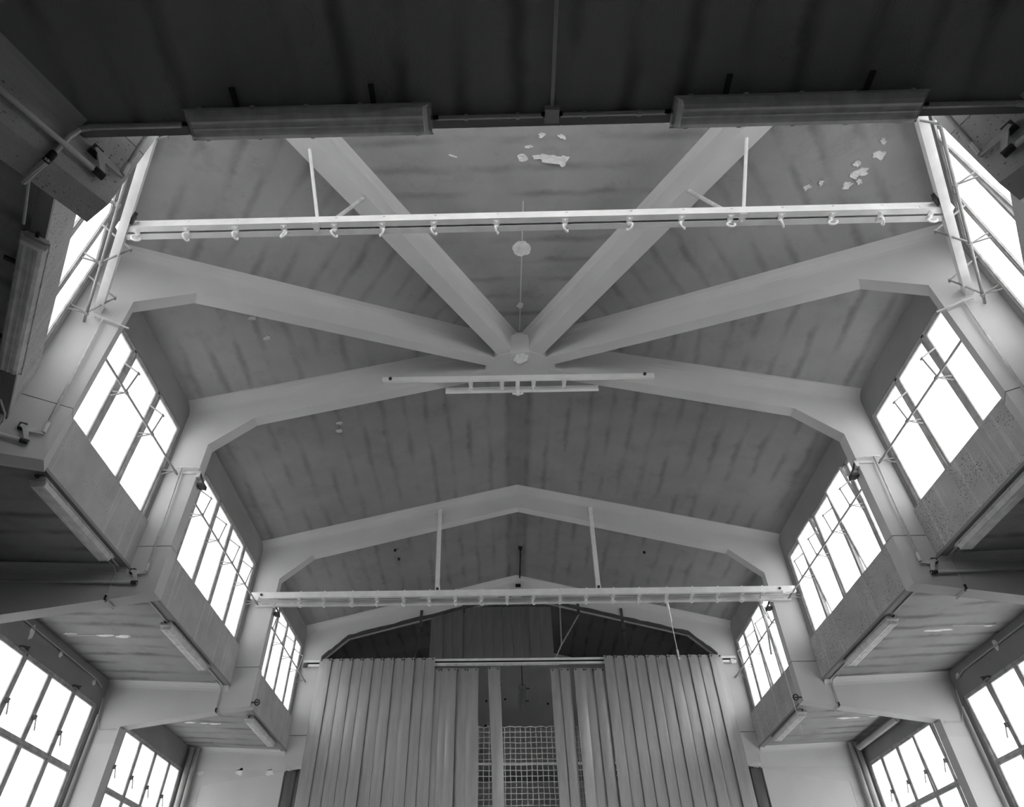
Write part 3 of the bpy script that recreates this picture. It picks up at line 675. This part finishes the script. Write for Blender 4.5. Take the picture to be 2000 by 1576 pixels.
for x in (-5.16, 5.06): mesh_obj('bolt', M().tube([(x, Y2 - .025, 7.175), (x, Y2 + .004, 7.175)], .025, 8), G['dark'], r2)
for x in (-5.22, 5.12): mesh_obj('cleat', M().box((x - .03, Y2 - .03, 7.06), (x + .03, Y2, 7.12)), G['steel'], r2)
for x, xt, nm in ((-1.675, -1.73, 'left'), (1.553, 1.60, 'right')):
    e = empty('rail_hanger', (x, 3.88, 7.23), nm + ' flat steel hanger between the middle rail and its frame', 'hanger', 'hangers of the middle rail')
    mesh_obj('strap', M().obox(((x + xt) / 2, 3.92, 8.33), (1, 0, 0), (0, 1, 0), ((xt - x), .13, 2.2), .085, .012, 2.2), G['steel'], e)
    mesh_obj('strap_edge', M().obox(((x + xt) / 2 - .045, 3.93, 8.33), (1, 0, 0), (0, 1, 0), ((xt - x), .13, 2.2), .01, .05, 2.2), G['rod'], e)
    mesh_obj('clevis', M().box((x - .08, 3.84, 7.235), (x + .08, 3.90, 7.262)), G['steel'], e)
    mesh_obj('clevis_ear', M().prism([(x - .06, 3.85, 7.26), (x + .06, 3.85, 7.26), (x + .045, 3.85, 7.42), (x - .045, 3.85, 7.42)], (0, .03, 0)), G['steel'], e)
    mesh_obj('pin', M().tube([(x, 3.82, 7.33), (x, 3.86, 7.33)], .03, 8), G['dark'], e)
    mesh_obj('foot_plate', M().box((xt - .06, 3.99, 9.30), (xt + .06, 4.03, 9.46)), G['rod'], e)
# hub rail
r3 = empty('hook_rail', (0, 0, 9.07), 'short steel rail under the hub with five hangers', 'rail')
mesh_obj('channel', channel(M(), (-2.36, -.15, 9.075), (2.26, -.15, 9.055), (0, 1, 0), .10, .05), G['dull'], r3)
mesh_obj('channel', channel(M(), (-1.30, .17, 9.075), (1.35, .17, 9.075), (0, -1, 0), .10, .05), G['dull'], r3)
for x in (-2.22, 2.10): mesh_obj('bolt', M().tube([(x, -.18, 9.12), (x, -.145, 9.12)], .028, 8), G['dark'], r3)
for i, x in enumerate((-0.85, -0.32, -0.05, 0.22, 0.74)):
    mesh_obj('bolt', M().tube([(x, -.165, 9.14), (x, -.145, 9.14)], .016, 6), G['dull'], r3)
    if i != 2: place_hook(1, (x, -.13, 9.065), (.6, 1.3, 0, 1.0, .4)[i], ('outer left', 'inner left', '', 'inner right', 'outer right')[i] + ' hook under the short hub rail', 'hooks under the hub rail')
pu = empty('pulley', (-.05, .1, 8.93), 'pulley wheel at the centre of the short hub rail', 'pulley')
mesh_obj('yoke', M().box((-.085, -.14, 9.055), (-.015, .16, 9.065)), G['dull'], pu)
mesh_obj('stem', M().box((-.07, .08, 8.97), (-.03, .10, 9.06)), G['dull'], pu)
pt_ = []
for k in range(20): pt_.append((-.05 + .085 * cos(2 * pi * k / 20), .09 + .03 * sin(2 * pi * k / 20), 8.97 + .055 * sin(2 * pi * k / 20)))
mesh_obj('wheel', M().tube(pt_, .014, 6, closed=True), G['dull'], pu, smooth_=True)
mesh_obj('hub_cap', M().tube([(-.05, .06, 8.97), (-.05, .12, 8.97)], .035, 10), G['dull'], pu)

# ------------------------------------------------------------------ strip curtain
cur = empty('curtain_rail', (0, 7.86, 7.5), 'sliding steel rail that carries the plastic strips', 'rail')
mesh_obj('upper_bar', M().box((-5.43, 7.90, 7.60), (5.43, 7.945, 7.66)), G['steel'], cur)
mesh_obj('lower_bar', M().box((-5.40, 7.86, 7.48), (5.40, 7.92, 7.535)), G['steel'], cur)
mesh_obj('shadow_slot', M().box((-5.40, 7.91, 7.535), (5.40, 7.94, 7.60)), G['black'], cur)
mesh_obj('sliding_bar', M().box((-2.2, 7.825, 7.44), (1.0, 7.86, 7.49)), G['rod'], cur)
mesh_obj('end_bracket', M().box((5.26, 7.83, 7.44), (5.36, 7.86, 7.55)), G['rod'], cur)
mesh_obj('end_bracket', M().box((-5.40, 7.83, 7.44), (-5.30, 7.86, 7.55)), G['dark'], cur)
def strip(x, w, zt_, zb_, y, label, group, bulge=.02, lean=0.0, phase=0.0, mat='strip', ztr=None, studs=True, wav=.02, twist=0.0):
    NX, NZ = 8, 18; th = .004
    vs = []; fs = []
    ztr = zt_ if ztr is None else ztr
    for j in range(NZ + 1):
        tz = j / NZ
        for i in range(NX + 1):
            tx = i / NX - .5
            zt = zt_ + (ztr - zt_) * (tx + .5) - (0.015 * abs(sin(2 * pi * tx)) if j == 0 else 0)
            z = zt + (zb_ - zt) * tz
            grow = min(1, tz * 4)
            ang = twist * sin(pi * min(1, tz * 1.2))
            xx = x + lean * tz + w * tx * cos(ang) + wav * .5 * grow * sin(phase + 3 * tz)
            yy = y + w * tx * sin(ang) - bulge * (1 - (2 * tx) ** 2) * (.4 + .6 * grow) + .008 * grow * sin(phase * 2 + 4 * tz) + (.042 if x > 0 else -.035) * tx
            vs.append((xx, yy, z))
    n = len(vs)
    vs += [(a_, b_ + th, c_) for a_, b_, c_ in vs]
    R_ = NX + 1
    for j in range(NZ):
        for i in range(NX):
            q = (j * R_ + i, j * R_ + i + 1, (j + 1) * R_ + i + 1, (j + 1) * R_ + i)
            fs.append(q); fs.append(tuple(n + k for k in q[::-1]))
    for j in range(NZ):
        fs.append((j * R_, (j + 1) * R_, n + (j + 1) * R_, n + j * R_)); fs.append(((j + 1) * R_ + NX, j * R_ + NX, n + j * R_ + NX, n + (j + 1) * R_ + NX))
    e = empty('curtain_strip', (x, y, zb_), label, 'curtain strip', group)
    mesh_obj('sheet', M().add(vs, fs), G[mat], e, smooth_=False)
    if studs:
        for tx in (-.33, .33):
            mesh_obj('stud', M().tube([(x + w * tx, y - .035, zt_ - .05 + (ztr - zt_) * (tx + .5)), (x + w * tx, y + .01, zt_ - .05 + (ztr - zt_) * (tx + .5))], .016, 8), G['dark'], e)
    return e
rs = random.Random(3)
n = 11
for i in range(n):
    x = -4.84 + i * .260
    strip(x, .31, 7.655, -.7, 7.80 + .012 * (i % 2), ORD[i] + ' plastic strip from the left of the left-hand curtain', 'plastic strips of the left curtain', .010, rs.uniform(-.04, .04), rs.uniform(0, 6))
n = 11
for i in range(n):
    x = 2.275 + i * .262
    strip(x, .31, 7.66, -.7, 7.80 + .012 * (i % 2), ORD[i] + ' plastic strip from the left of the right-hand curtain', 'plastic strips of the right curtain', .010, rs.uniform(-.02, .05), rs.uniform(0, 6))
for i, (x, w) in enumerate(((-2.06, .24), (-1.83, .27), (-1.66, .24), (-1.42, .27), (-1.16, .32))):
    strip(x, w, 7.37 + .01 * (i % 2), -.7, 7.845 - .02 * (i % 3), ORD[i] + ' strip from the left in the bunched group left of the gap', 'bunched strips left of the gap', .03, rs.uniform(-.02, .02), rs.uniform(0, 6))
strip(-.62, .30, 7.42, -.7, 7.83, 'single twisted plastic strip hanging alone in the curtain gap', 'loose strips in the gap', .02, .16, 1.0, ztr=7.38, twist=.5, wav=.06)
for i, (x, w) in enumerate(((.93, .30), (1.13, .24), (1.50, .30), (1.74, .26), (1.97, .26))):
    strip(x, w, 7.34 + .01 * (i % 2), -.7, 7.845 - .02 * (i % 3), ORD[i] + ' strip from the left in the bunched group right of the gap', 'bunched strips right of the gap', .03, .08 if i < 2 else .02, rs.uniform(0, 6), twist=.25 if i == 2 else 0)
zs_ = lambda x: ZR - (ZR - ZA) / XA * abs(x) + .03
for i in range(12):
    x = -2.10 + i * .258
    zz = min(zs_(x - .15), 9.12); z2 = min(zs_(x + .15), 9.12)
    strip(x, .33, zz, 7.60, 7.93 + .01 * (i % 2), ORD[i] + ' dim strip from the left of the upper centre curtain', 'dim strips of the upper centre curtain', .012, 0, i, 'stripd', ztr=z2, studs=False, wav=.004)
for sd, nm in ((-1, 'left'), (1, 'right')):
    for i in range(2):
        strip(sd * (5.28 - i * .22), .26, 5.06, -.7, 7.98 + .012 * i, ('outer' if i == 0 else 'inner') + ' dark strip under the low end of the frame, ' + nm + ' side', 'short strips under the frame ends', .02, 0, i, 'stripd')
    b = mesh_obj('fixing_bar', M().box((sd * 5.2 - .22, YD - .10, 5.05), (sd * 5.2 + .22, YD - .06, 5.12)), G['rod'])
    tag(b, 'flat fixing bar of the short strips, ' + nm + ' side', 'bar')
# torn sealing strip along the soffit of the end frame
def soffit_seal(sd):
    pts = [(0.05, ZR - .01), (XA, ZA - .01), (XI, ZB - .01)]
    m = M(); K = 26; vs = []
    rr = random.Random(5 + sd)
    tot = []
    for (a0, a1) in ((pts[0], pts[1]), (pts[1], pts[2])):
        kk = K if a0 is pts[0] else 8
        for k in range(kk + (1 if a1 is pts[2] else 0)):
            t = k / kk; tot.append((a0[0] + (a1[0] - a0[0]) * t, a0[1] + (a1[1] - a0[1]) * t))
    for h, z in tot:
        j = rr.uniform(0, .035)
        vs += [(sd * h, YD - .135, z - .045), (sd * h, YD - .135, z + .03 + j), (sd * h, YD - .10, z + .03 + j), (sd * h, YD - .10, z - .045)]
    n_ = len(tot); fs = []
    for k in range(n_ - 1):
        for q in range(4): fs.append((k * 4 + q, k * 4 + (q + 1) % 4, k * 4 + 4 + (q + 1) % 4, k * 4 + 4 + q))
    fs += [(3, 2, 1, 0), tuple(4 * (n_ - 1) + q for q in range(4))]
    o = mesh_obj('sealing_strip', m.add(vs, fs), G['dark'])
    tag(o, 'dark torn sealing strip along the end frame, ' + ('left' if sd < 0 else 'right') + ' half', 'seal')
soffit_seal(-1); soffit_seal(1)
for i, (x, za, zb, lb) in enumerate(((-2.53, 9.04, 8.55, 'outer left'), (-1.42, 9.21, 8.98, 'inner left'), (1.62, 9.20, 8.92, 'inner right'), (2.74, 9.03, 8.45, 'outer right'))):
    e = empty('steel_strap', (x, 7.93, zb), lb + ' dark steel strap on the end frame above the curtain', 'strap', 'dark straps on the end frame')
    mesh_obj('strap', M().box((x - .035, 7.915, zb), (x + .035, 7.935, za)), G['dark'], e)
    mesh_obj('strap_foot', M().box((x - .035, 7.915, zb - .012), (x + .035, 8.12, zb)), G['dark'], e)
def chain(p0, p1, label, r=.014, link=.07, cat='chain', mat='conduit'):
    p0 = Vector(p0); p1 = Vector(p1); d = (p1 - p0); L = d.length; d.normalize(); n_ = max(2, int(L / (link * .8)))
    a1 = d.orthogonal().normalized(); a2 = d.cross(a1)
    e = empty('chain', p1, label, cat)
    for k in range(n_):
        c = p0 + d * (L * (k + .5) / n_); ax = a1 if k % 2 else a2
        pts = [c + d * (link * .5 * cos(2 * pi * q / 10)) + ax * (link * .24 * sin(2 * pi * q / 10)) for q in range(10)]
        mesh_obj('chain_link', M().tube(pts, r * .4, 5, closed=True), G[mat], e)
    return e
chain((1.62, 7.93, 8.86), (1.10, 7.86, 7.98), 'slanting chain from the inner right strap above the curtain', mat='frame')
chain((1.13, 7.80, 9.05), (1.10, 7.84, 7.98), 'nearly upright chain above the curtain rail, right of centre', mat='frame')
chain((1.10, 7.86, 7.98), (.95, 7.88, 7.67), 'short slack chain end resting on the curtain rail')
chain((2.74, 7.93, 8.45), (2.72, 7.88, 7.67), 'chain under the outer right strap down to the curtain rail', mat='dark')
chain((-2.53, 7.93, 8.54), (-2.62, 7.88, 7.67), 'thin chain under the outer left strap', mat='dark')
def rope_thing(p0, p1, label, r=.012):
    e = empty('tie_rod', p1, label, 'tie rod')
    p0 = Vector(p0); p1 = Vector(p1); f = lambda t: p0 + (p1 - p0) * t
    mesh_obj('upper_link', M().tube([f(0), f(.06), f(.14)], [.018, .028, .014], 6), G['steel'], e)
    mesh_obj('cable', M().tube([f(.13), f(.82)], .008, 6), G['steel'], e)
    mesh_obj('turnbuckle', M().tube([f(.13), f(.15), f(.28), f(.30)], [.012, .024, .024, .012], 6), G['steel'], e)
    mesh_obj('lower_shackle', M().tube([f(.80), f(.84), f(.95), f(1)], [.012, .026, .020, .03], 6), G['steel'], e)
    return e
rope_thing((2.86, 3.86, 6.98), (3.95, 7.68, 7.50), 'pale tie cable from the middle rail hook to the right curtain')
cord = mesh_obj('pull_cord', M().tube([(4.72, 3.86, 6.98), (4.73, 3.86, 5.8), (4.745, 3.87, 4.44)], .005, 5), G['rope']); tag(cord, 'thin pull cord hanging from the right end of the middle rail', 'cord')
e = empty('coiled_cord', (4.68, 3.84, 6.78), 'bundle of cord knotted at the last hook of the middle rail', 'cord')
pts = [(4.66 + .03 * cos(k * .9) + .004 * k * .2, 3.85 + .02 * sin(k * 1.3), 7.10 - .012 * k) for k in range(26)]
mesh_obj('cord_bundle', M().tube(pts, .012, 5), G['rope'], e)
mesh_obj('cord_tail', M().tube([(4.68, 3.85, 6.9), (4.70, 3.85, 6.72), (4.74, 3.86, 6.60)], .012, 5), G['rope'], e)
pole = mesh_obj('hanging_pole', M().tube([(4.70, 3.92, 7.05), (4.84, 4.3, 6.55), (4.95, 4.7, 6.25)], .02, 6), G['steel']); tag(pole, 'pale pipe end hooked at the right end of the middle rail', 'pipe')

# safety net behind the curtain
m = M(); x0, x1, zt_, zb_ = -2.5, 2.75, 6.08, -.7; cs = .125; yn = 8.30
nx = int((x1 - x0) / cs); nz = int((zt_ - zb_) / cs)
rn = random.Random(2); P = {}
for i in range(nx + 1):
    for j in range(nz + 1):
        P[i, j] = Vector((x0 + i * cs + rn.uniform(-.006, .006), yn + rn.uniform(-.004, .004), zt_ - j * cs + rn.uniform(-.006, .006) + (.012 * (-1) ** i if j == 0 else 0)))
for i in range(nx + 1): m.tube([P[i, j] for j in range(nz + 1)], .0115, 4)
for j in range(nz + 1): m.tube([P[i, j] for i in range(nx + 1)], .0115, 4)
net = mesh_obj('safety_net', m, G['net']); tag(net, 'white knotted cord net stretched behind the plastic strips', 'net', None, 'stuff')

# ------------------------------------------------------------------ conduits and small fittings
def conduit(path, label, r=.016, mat='conduit', clips=(), ends=True, name='conduit'):
    e = empty(name, path[0], label, 'conduit')
    mesh_obj('pipe', M().tube(path, r, 8), G[mat], e, smooth_=False)
    for (p, d) in clips:
        d = Vector(d).normalized() * .012; p = Vector(p)
        mesh_obj('clip', M().tube([p - d, p + d], r * 1.45, 8), G[mat], e)
    return e
conduit([(-.75, -5.775, 5.425), (-.03, -5.775, 5.425)], 'conduit from the left near lamp to the junction box', clips=(((-.55, -5.775, 5.425), (1, 0, 0)), ((-.2, -5.775, 5.425), (1, 0, 0))))
conduit([(.09, -5.775, 5.425), (.80, -5.775, 5.425)], 'conduit from the junction box to the right near lamp', clips=(((.25, -5.775, 5.425), (1, 0, 0)), ((.62, -5.775, 5.425), (1, 0, 0))))
conduit([(.03, -5.83, 5.43), (.03, -7.9, 5.53)], 'long conduit from the junction box straight toward the camera side', r=.013)
jb = empty('junction_box', (.03, -5.78, 5.39), 'small square junction box between the two near lamps', 'junction box')
mesh_obj('box_body', M().box((-.018, -5.83, 5.395), (.078, -5.735, 5.45)), G['clip'], jb)
mesh_obj('cover', M().box((-.012, -5.824, 5.388), (.072, -5.741, 5.396)), G['clip'], jb)
for x in (-.03, .09): mesh_obj('gland', M().tube([(x - .012, -5.78, 5.425), (x + .012, -5.78, 5.425)], .017, 6), G['black'], jb)
for sd, nm in ((-1, 'left'), (1, 'right')):
    # wrap around each frame: down the near face, under the soffit
    for k, dk in (('b', 0), ('c', 0), ('z', 1.21), ('a', .70)):
        F = FM[k, sd]; t, t2 = THK[k]; h = {'b': 5.62, 'c': 5.60, 'a': 6.18, 'z': 6.61}[k]
        hc_ = FR[k][4]; zso = ZBOT - (ZBOT - ZOC) * (h - 5 - dk) / (hc_ - 5 - dk)
        pth = [F(h + .03, t + .30, 5.425), F(h, t + .10, 5.42), F(h, t + .02, 5.36), F(h, t + .02, zso + .02), F(h, t - .0, zso - .02), F(h, -t2 - .02, zso - .02)]
        if k == 'z': pth = [(sd * 2.50, -5.775, 5.425), (sd * 3.12, -5.775, 5.425), (sd * 3.19, -5.775, 5.40), F(6.61, t + .02, 5.30)] + [F(6.61, t + .02, zso + .02), F(6.61, t, zso - .02), F(6.61, -t2 - .02, zso - .02), F(6.61, -t2 - .02, 5.36), F(6.63, -t2 - .25, 5.42)]
        e = conduit(pth, 'conduit bent round the ' + {'b': 'hub frame', 'c': 'middle frame', 'z': 'nearest radial frame', 'a': 'second radial frame'}[k] + ', ' + nm + ' side', r=.011 if k != 'z' else .02)
        mesh_obj('rubber_sleeve', M().tube([F(h, t + .02, zso + .05), F(h, t + .02, zso + .0), F(h, t - .02, zso - .02)], .015 if k != 'z' else .024, 8), G['black'], e)
    for ya, yb, tx in ((.28, 1.42, 'near part of the middle bay'), (3.12, 3.95, 'far part of the middle bay'), (-2.2, -2.05, 'near part of the first bay'), (-.45, -.2, 'far part of the first bay')):
        if yb - ya > .2: conduit([(sd * 5.56, ya, 5.42), (sd * 5.56, yb, 5.42)], 'conduit along the slab edge, ' + tx + ', ' + nm + ' side', r=.011)
    W = BW['w0', sd]
    conduit([W(.90, .10, 5.41), W(.12, .12, 5.41)], 'conduit beyond the diagonal lamp, ' + nm + ' side', r=.012)
    conduit([W(2.64, .10, 5.41), W(3.2, .12, 5.41)], 'conduit before the diagonal lamp, ' + nm + ' side', r=.012)
    # eyebolt on the lower corner of the middle frame
    F = FM['c', sd]
    e = empty('eye_bolt', F(4.9, .06, 5.12), 'dark eye bolt with ring on the low corner of the middle frame, ' + nm + ' side', 'eye bolt')
    rg = [F(4.90 + .045 * cos(2 * pi * k / 12), .05 + .02 * sin(2 * pi * k / 12), 5.14 + .045 * sin(2 * pi * k / 12)) for k in range(12)]
    mesh_obj('ring', M().tube(rg, .013, 6, closed=True), G['dark'], e)
    mesh_obj('shank', M().tube([F(5.02, .05, 5.14), F(4.88, .05, 5.14)], .014, 6), G['dark'], e)
    # pipes in the far aisle corner
    for i, (x, r) in enumerate(((7.50, .045), (7.63, .06))):
        p = mesh_obj('drain_pipe', M().tube([(sd * x, 7.84, 5.5), (sd * x, 7.84, -.8)], r, 12), G['conduit'], smooth_=True); tag(p, ('slim' if i == 0 else 'thick') + ' drain pipe in the far aisle corner, ' + nm + ' side', 'pipe')
    # window stays dangling
    for ky, ys in (('omiddle', (1.73, 2.45, 3.19)), ('ofar', (.98, 1.71, 2.42, 3.14))):
        W = BW[ky, sd]
        for i, s in enumerate(ys):
            e = empty('window_stay', W(s, -.03, 4.12), ORD[i] + ' dangling stay from the near side on the ' + ('middle' if ky == 'omiddle' else 'far') + ' aisle window, ' + nm + ' side', 'window stay', 'stays on the aisle windows')
            mesh_obj('catch', M().obox(W(s, -.012, 4.32), (0, 1, 0), (1, 0, 0), (0, 0, 1), .04, .05, .07), G['dark'], e)
            mesh_obj('stay_bar', M().tube([W(s, -.03, 4.33), W(s + .02, -.08, 4.12)], .012, 5), G['frame'], e)
    for i, y in enumerate((1.55, 3.1)):
        e = empty('window_catch', (sd * 7.70, y, 5.06), ('near' if i == 0 else 'far') + ' dark latch at the head of the middle aisle window, ' + nm + ' side', 'latch', 'latches at the aisle window heads')
        mesh_obj('latch_body', M().box((sd * 7.72 - .03, y - .07, 5.05), (sd * 7.72 + .03, y + .07, 5.085)), G['dark'], e)
        mesh_obj('latch_lever', M().tube([(sd * 7.70, y - .03, 5.08), (sd * 7.68, y + .02, 5.09), (sd * 7.67, y + .05, 5.10)], .014, 5), G['dark'], e)
    p = conduit([(sd * 7.72, .3, 5.42), (sd * 7.72, 3.55, 5.40), (sd * 7.72, 3.8, 5.34)], 'thin pipe along the top of the outer wall in the middle bay, ' + nm + ' side', r=.012)
    p = conduit([(sd * 7.70, 3.92, 5.2), (sd * 7.70, 3.98, 4.85), (sd * 7.62, 4.01, 4.66), (sd * 7.32, 4.015, 4.66)], 'curved cable at the outer corner of the middle frame, ' + nm + ' side', r=.008)
    p = conduit([(sd * 7.70, 3.96, 4.9), (sd * 7.70, 3.96, -.8)], 'upright pipe between the aisle window and the column, ' + nm + ' side', r=.02)
p = conduit([(7.62, 5.9, 5.36), (7.62, 7.75, 5.36)], 'fat pipe under the ceiling above the far right aisle window', r=.06)
# ridge conduit and its boxes
e = conduit([(.10, 6.44, 9.968), (.10, 7.93, 9.968)], 'dark conduit along the ridge before the end frame', r=.016, mat='black')
mesh_obj('end_plate', M().box((.05, 6.34, 9.97), (.15, 6.5, 10.0)), G['black'], e)
mesh_obj('junction', M().box((-.02, 7.9, 9.72), (.12, 7.95, 9.80)), G['black'], e)
for x, y, lb in ((-2.9, 5.3, 'upper dark ceiling plug left of the ridge'), (-2.86, 5.7, 'lower dark ceiling plug left of the ridge'), (3.0, 5.5, 'dark ceiling plug right of the ridge')):
    o = mesh_obj('ceiling_plug', M().tube([(x, y, rz(x) - .05), (x, y, rz(x) + .01)], .028, 8), G['black']); tag(o, lb, 'plug')

# ------------------------------------------------------------------ paint flakes and plaster patches (thin raised pieces)
def flake(O, U, V, N, cx, cy, rx, ry, name, parent, mat='patch', rr=None, th=.004, jag=.35, nseg=14, ang=0.0, curl=0.0):
    rr = rr or random; pts = []
    for k in range(nseg):
        al = 2 * pi * k / nseg; q = 1 + rr.uniform(-jag, jag)
        u0, v0 = rx * q * cos(al), ry * q * sin(al)
        pts.append((cx + u0 * cos(ang) - v0 * sin(ang), cy + u0 * sin(ang) + v0 * cos(ang)))
    O = Vector(O); U = Vector(U).normalized(); V = Vector(V).normalized(); N = Vector(N).normalized()
    top = [O + U * a_ + V * b_ + N * (th + rr.uniform(0, curl)) for a_, b_ in pts]; bot = [O + U * a_ + V * b_ - N * .004 for a_, b_ in pts]
    n_ = nseg; c_ = O + U * cx + V * cy + N * th
    vs = top + bot + [c_]
    fs = [(k, (k + 1) % n_, 2 * n_) for k in range(n_)] + [(n_ + (k + 1) % n_, n_ + k, k, (k + 1) % n_)[::-1] for k in range(n_)]
    return mesh_obj(name, M().add(vs, fs), G[mat], parent)
rf = random.Random(11)
# front facet plane: z = ZRC - sf*|y|
sf = (ZRC - ZEAVE) / 5.71
Nf = Vector((0, sf, -1)).normalized() * 1.0; Nf = Vector((0, -sf, -1)).normalized() if False else Vector((0, sf, -1)).normalized()
zf = lambda y: ZRC + sf * y
for (x, y, rx, ry, an) in ((.33, -3.83, .16, .06, .1), (-.02, -3.85, .06, .045, 0), (.48, -3.80, .07, .09, .5), (.18, -3.86, .08, .025, 0),
                           (.12, -4.35, .07, .02, 0), (.42, -4.3, .06, .03, .3), (.25, -4.55, .05, .02, 0), (.5, -4.6, .05, .05, 0), (-.35, -4.5, .09, .018, .1), (-.55, -4.62, .06, .02, -.2), (-.22, -4.48, .05, .015, 0),
                           (.2, -4.15, .04, .03, 0), (.45, -4.12, .05, .02, .4), (.05, -4.0, .04, .02, 0), (.7, -4.55, .08, .012, .1), (-.9, -3.9, .05, .012, .3), (.1, -4.62, .05, .02, .2)):
    flake((0, 0, 0), (1, 0, 0), (0, 1, 0), Nf, 0, 0, rx, ry, 'paint_flake', ceil, rr=rf, ang=an, curl=.03, th=.006) if False else None
    O = Vector((x, y, zf(y)))
    flake(O, (1, 0, 0), (0, 1, sf), Nf, 0, 0, rx, ry, 'paint_flake', ceil, rr=rf, ang=an, curl=.02, th=.006)
# plaster disc and small daub at the hub line
flake((0.0, -2.375, zf(-2.375)), (1, 0, 0), (0, 1, sf), Nf, 0, 0, .13, .14, 'plaster_patch', ceil, rr=rf, jag=.12, nseg=20, th=.012)
flake((0.0, -1.15, zf(-1.15)), (1, 0, 0), (0, 1, sf), Nf, 0, 0, .05, .07, 'plaster_patch', ceil, rr=rf, jag=.3, th=.008)
mesh_obj('crack_filler', M().box((-.008, -.01, -.004), (.008, .01, .004)) if False else M().hexa([Vector((-.01, -3.2, zf(-3.2) - .006)), Vector((.01, -3.2, zf(-3.2) - .006)), Vector((.01, -.55, zf(-.55) - .006)), Vector((-.01, -.55, zf(-.55) - .006)), Vector((-.01, -3.2, zf(-3.2) + .01)), Vector((.01, -3.2, zf(-3.2) + .01)), Vector((.01, -.55, zf(-.55) + .01)), Vector((-.01, -.55, zf(-.55) + .01))]), G['post'], ceil)
flake((0.0, -.36, 9.352), (1, 0, 0), (0, 1, 0), (0, 0, -1), 0, 0, .12, .11, 'plaster_patch', hb, rr=rf, jag=.25, nseg=16, th=.01)
# right diagonal facet: peeled cluster near (4.15, -3.79)
d2v = Vector((VZ.x - VA.x, VZ.y - VA.y, 0)).normalized(); nv = Vector((-d2v.y, d2v.x, 0));
if nv.dot(Vector((VA.x, VA.y, 0))) < 0: nv = -nv
D0 = nv.dot(Vector((VA.x, VA.y, 0))); sw = (ZRC - ZEAVE) / D0
def facet_pt(x, y): return Vector((x, y, ZRC - sw * (nv.x * x + nv.y * y)))
Vv = Vector((nv.x, nv.y, -sw)).normalized(); Nw = d2v.cross(Vv).normalized(); Nw = Nw if Nw.z < 0 else -Nw
for (px_, py_, r_) in ((4.10, -3.72, .11), (4.02, -3.55, .08), (4.03, -3.83, .06), (4.22, -3.95, .09), (4.14, -3.60, .05), (4.05, -3.68, .06), (3.72, -3.55, .05), (3.58, -3.48, .055), (4.18, -4.12, .05)):
    flake(facet_pt(px_, py_), d2v, Vv, Nw, 0, 0, r_ * .75, r_ * .5, 'paint_flake', ceil, rr=rf, jag=.45, ang=rf.uniform(0, 3), curl=.03, th=.008)
# small blisters on the left slopes
for (x, y) in ((-4.1, -1.6), (-4.0, -1.2), (-3.3, .9), (-3.35, 1.1), (-3.5, -2.2)):
    sN = Vector((-SL, 0, -1)).normalized()
    flake((x, y, rz(x)), (1, 0, SL), (0, 1, 0), sN, 0, 0, .06, .04, 'paint_blister', ceil, 'roof' if False else 'beam', rr=rf, jag=.4, th=.01, curl=.01)
# aisle ceiling patches and lintel patches
zai = lambda x: ZI + (ZO - ZI) * (abs(x) - 5.5) / 2.4
for sd in (-1, 1):
    lst = ((7.45, 2.03, .11, .03), (6.86, 2.05, .14, .035), (6.56, 2.06, .13, .045), (7.05, 6.19, .12, .035), (6.53, 6.20, .14, .04), (6.75, 6.2, .1, .03)) if sd < 0 else ((6.55, 2.18, .16, .03), (6.75, 2.17, .12, .03), (7.42, 2.12, .06, .02), (6.72, 6.23, .16, .04), (6.95, 6.23, .1, .03), (7.33, 6.22, .1, .03))
    for (x, y, rx, ry) in lst:
        flake((sd * x, y, zai(x)), (1, 0, 0), (0, 1, 0), (0, 0, -1), 0, 0, rx, ry, 'plaster_patch', aceil, rr=rf, jag=.3, th=.006)
    mesh_obj('filled_groove', M().box((min(sd * 6.5, sd * 7.5), 2.045, zai(7) - .008), (max(sd * 6.5, sd * 7.5), 2.06, zai(7) + .02)), G['post'], aceil)
for sd, L3 in ((-1, ((1.60, 5.36, .05, .12), (2.43, 5.37, .05, .06), (3.57, 5.34, .05, .05))), (1, ((2.59, 5.43, .06, .09), (3.78, 5.39, .06, .06)))):
    par = bpy.data.objects['wall_outer_left' if sd < 0 else 'wall_outer_right']
    for (y, z, ry, rz_) in L3:
        flake((sd * XO, y, z), (0, 1, 0), (0, 0, 1), (-sd, 0, 0), 0, 0, ry, rz_, 'plaster_patch', par, rr=rf, jag=.3, th=.006)
for sd, nm in ((-1, 'left'), (1, 'right')):
    par = bpy.data.objects['wall_end_' + nm]
    for (x, z, r_) in ((7.35, 4.97, .06), (6.45, 5.0, .09), (5.75, 4.98, .10)) if sd < 0 else ():
        flake((sd * x, YD - .088, z), (1, 0, 0), (0, 0, 1), (0, -1, 0), 0, 0, r_, r_ * .8, 'plaster_patch', par, rr=rf, jag=.35, th=.006)
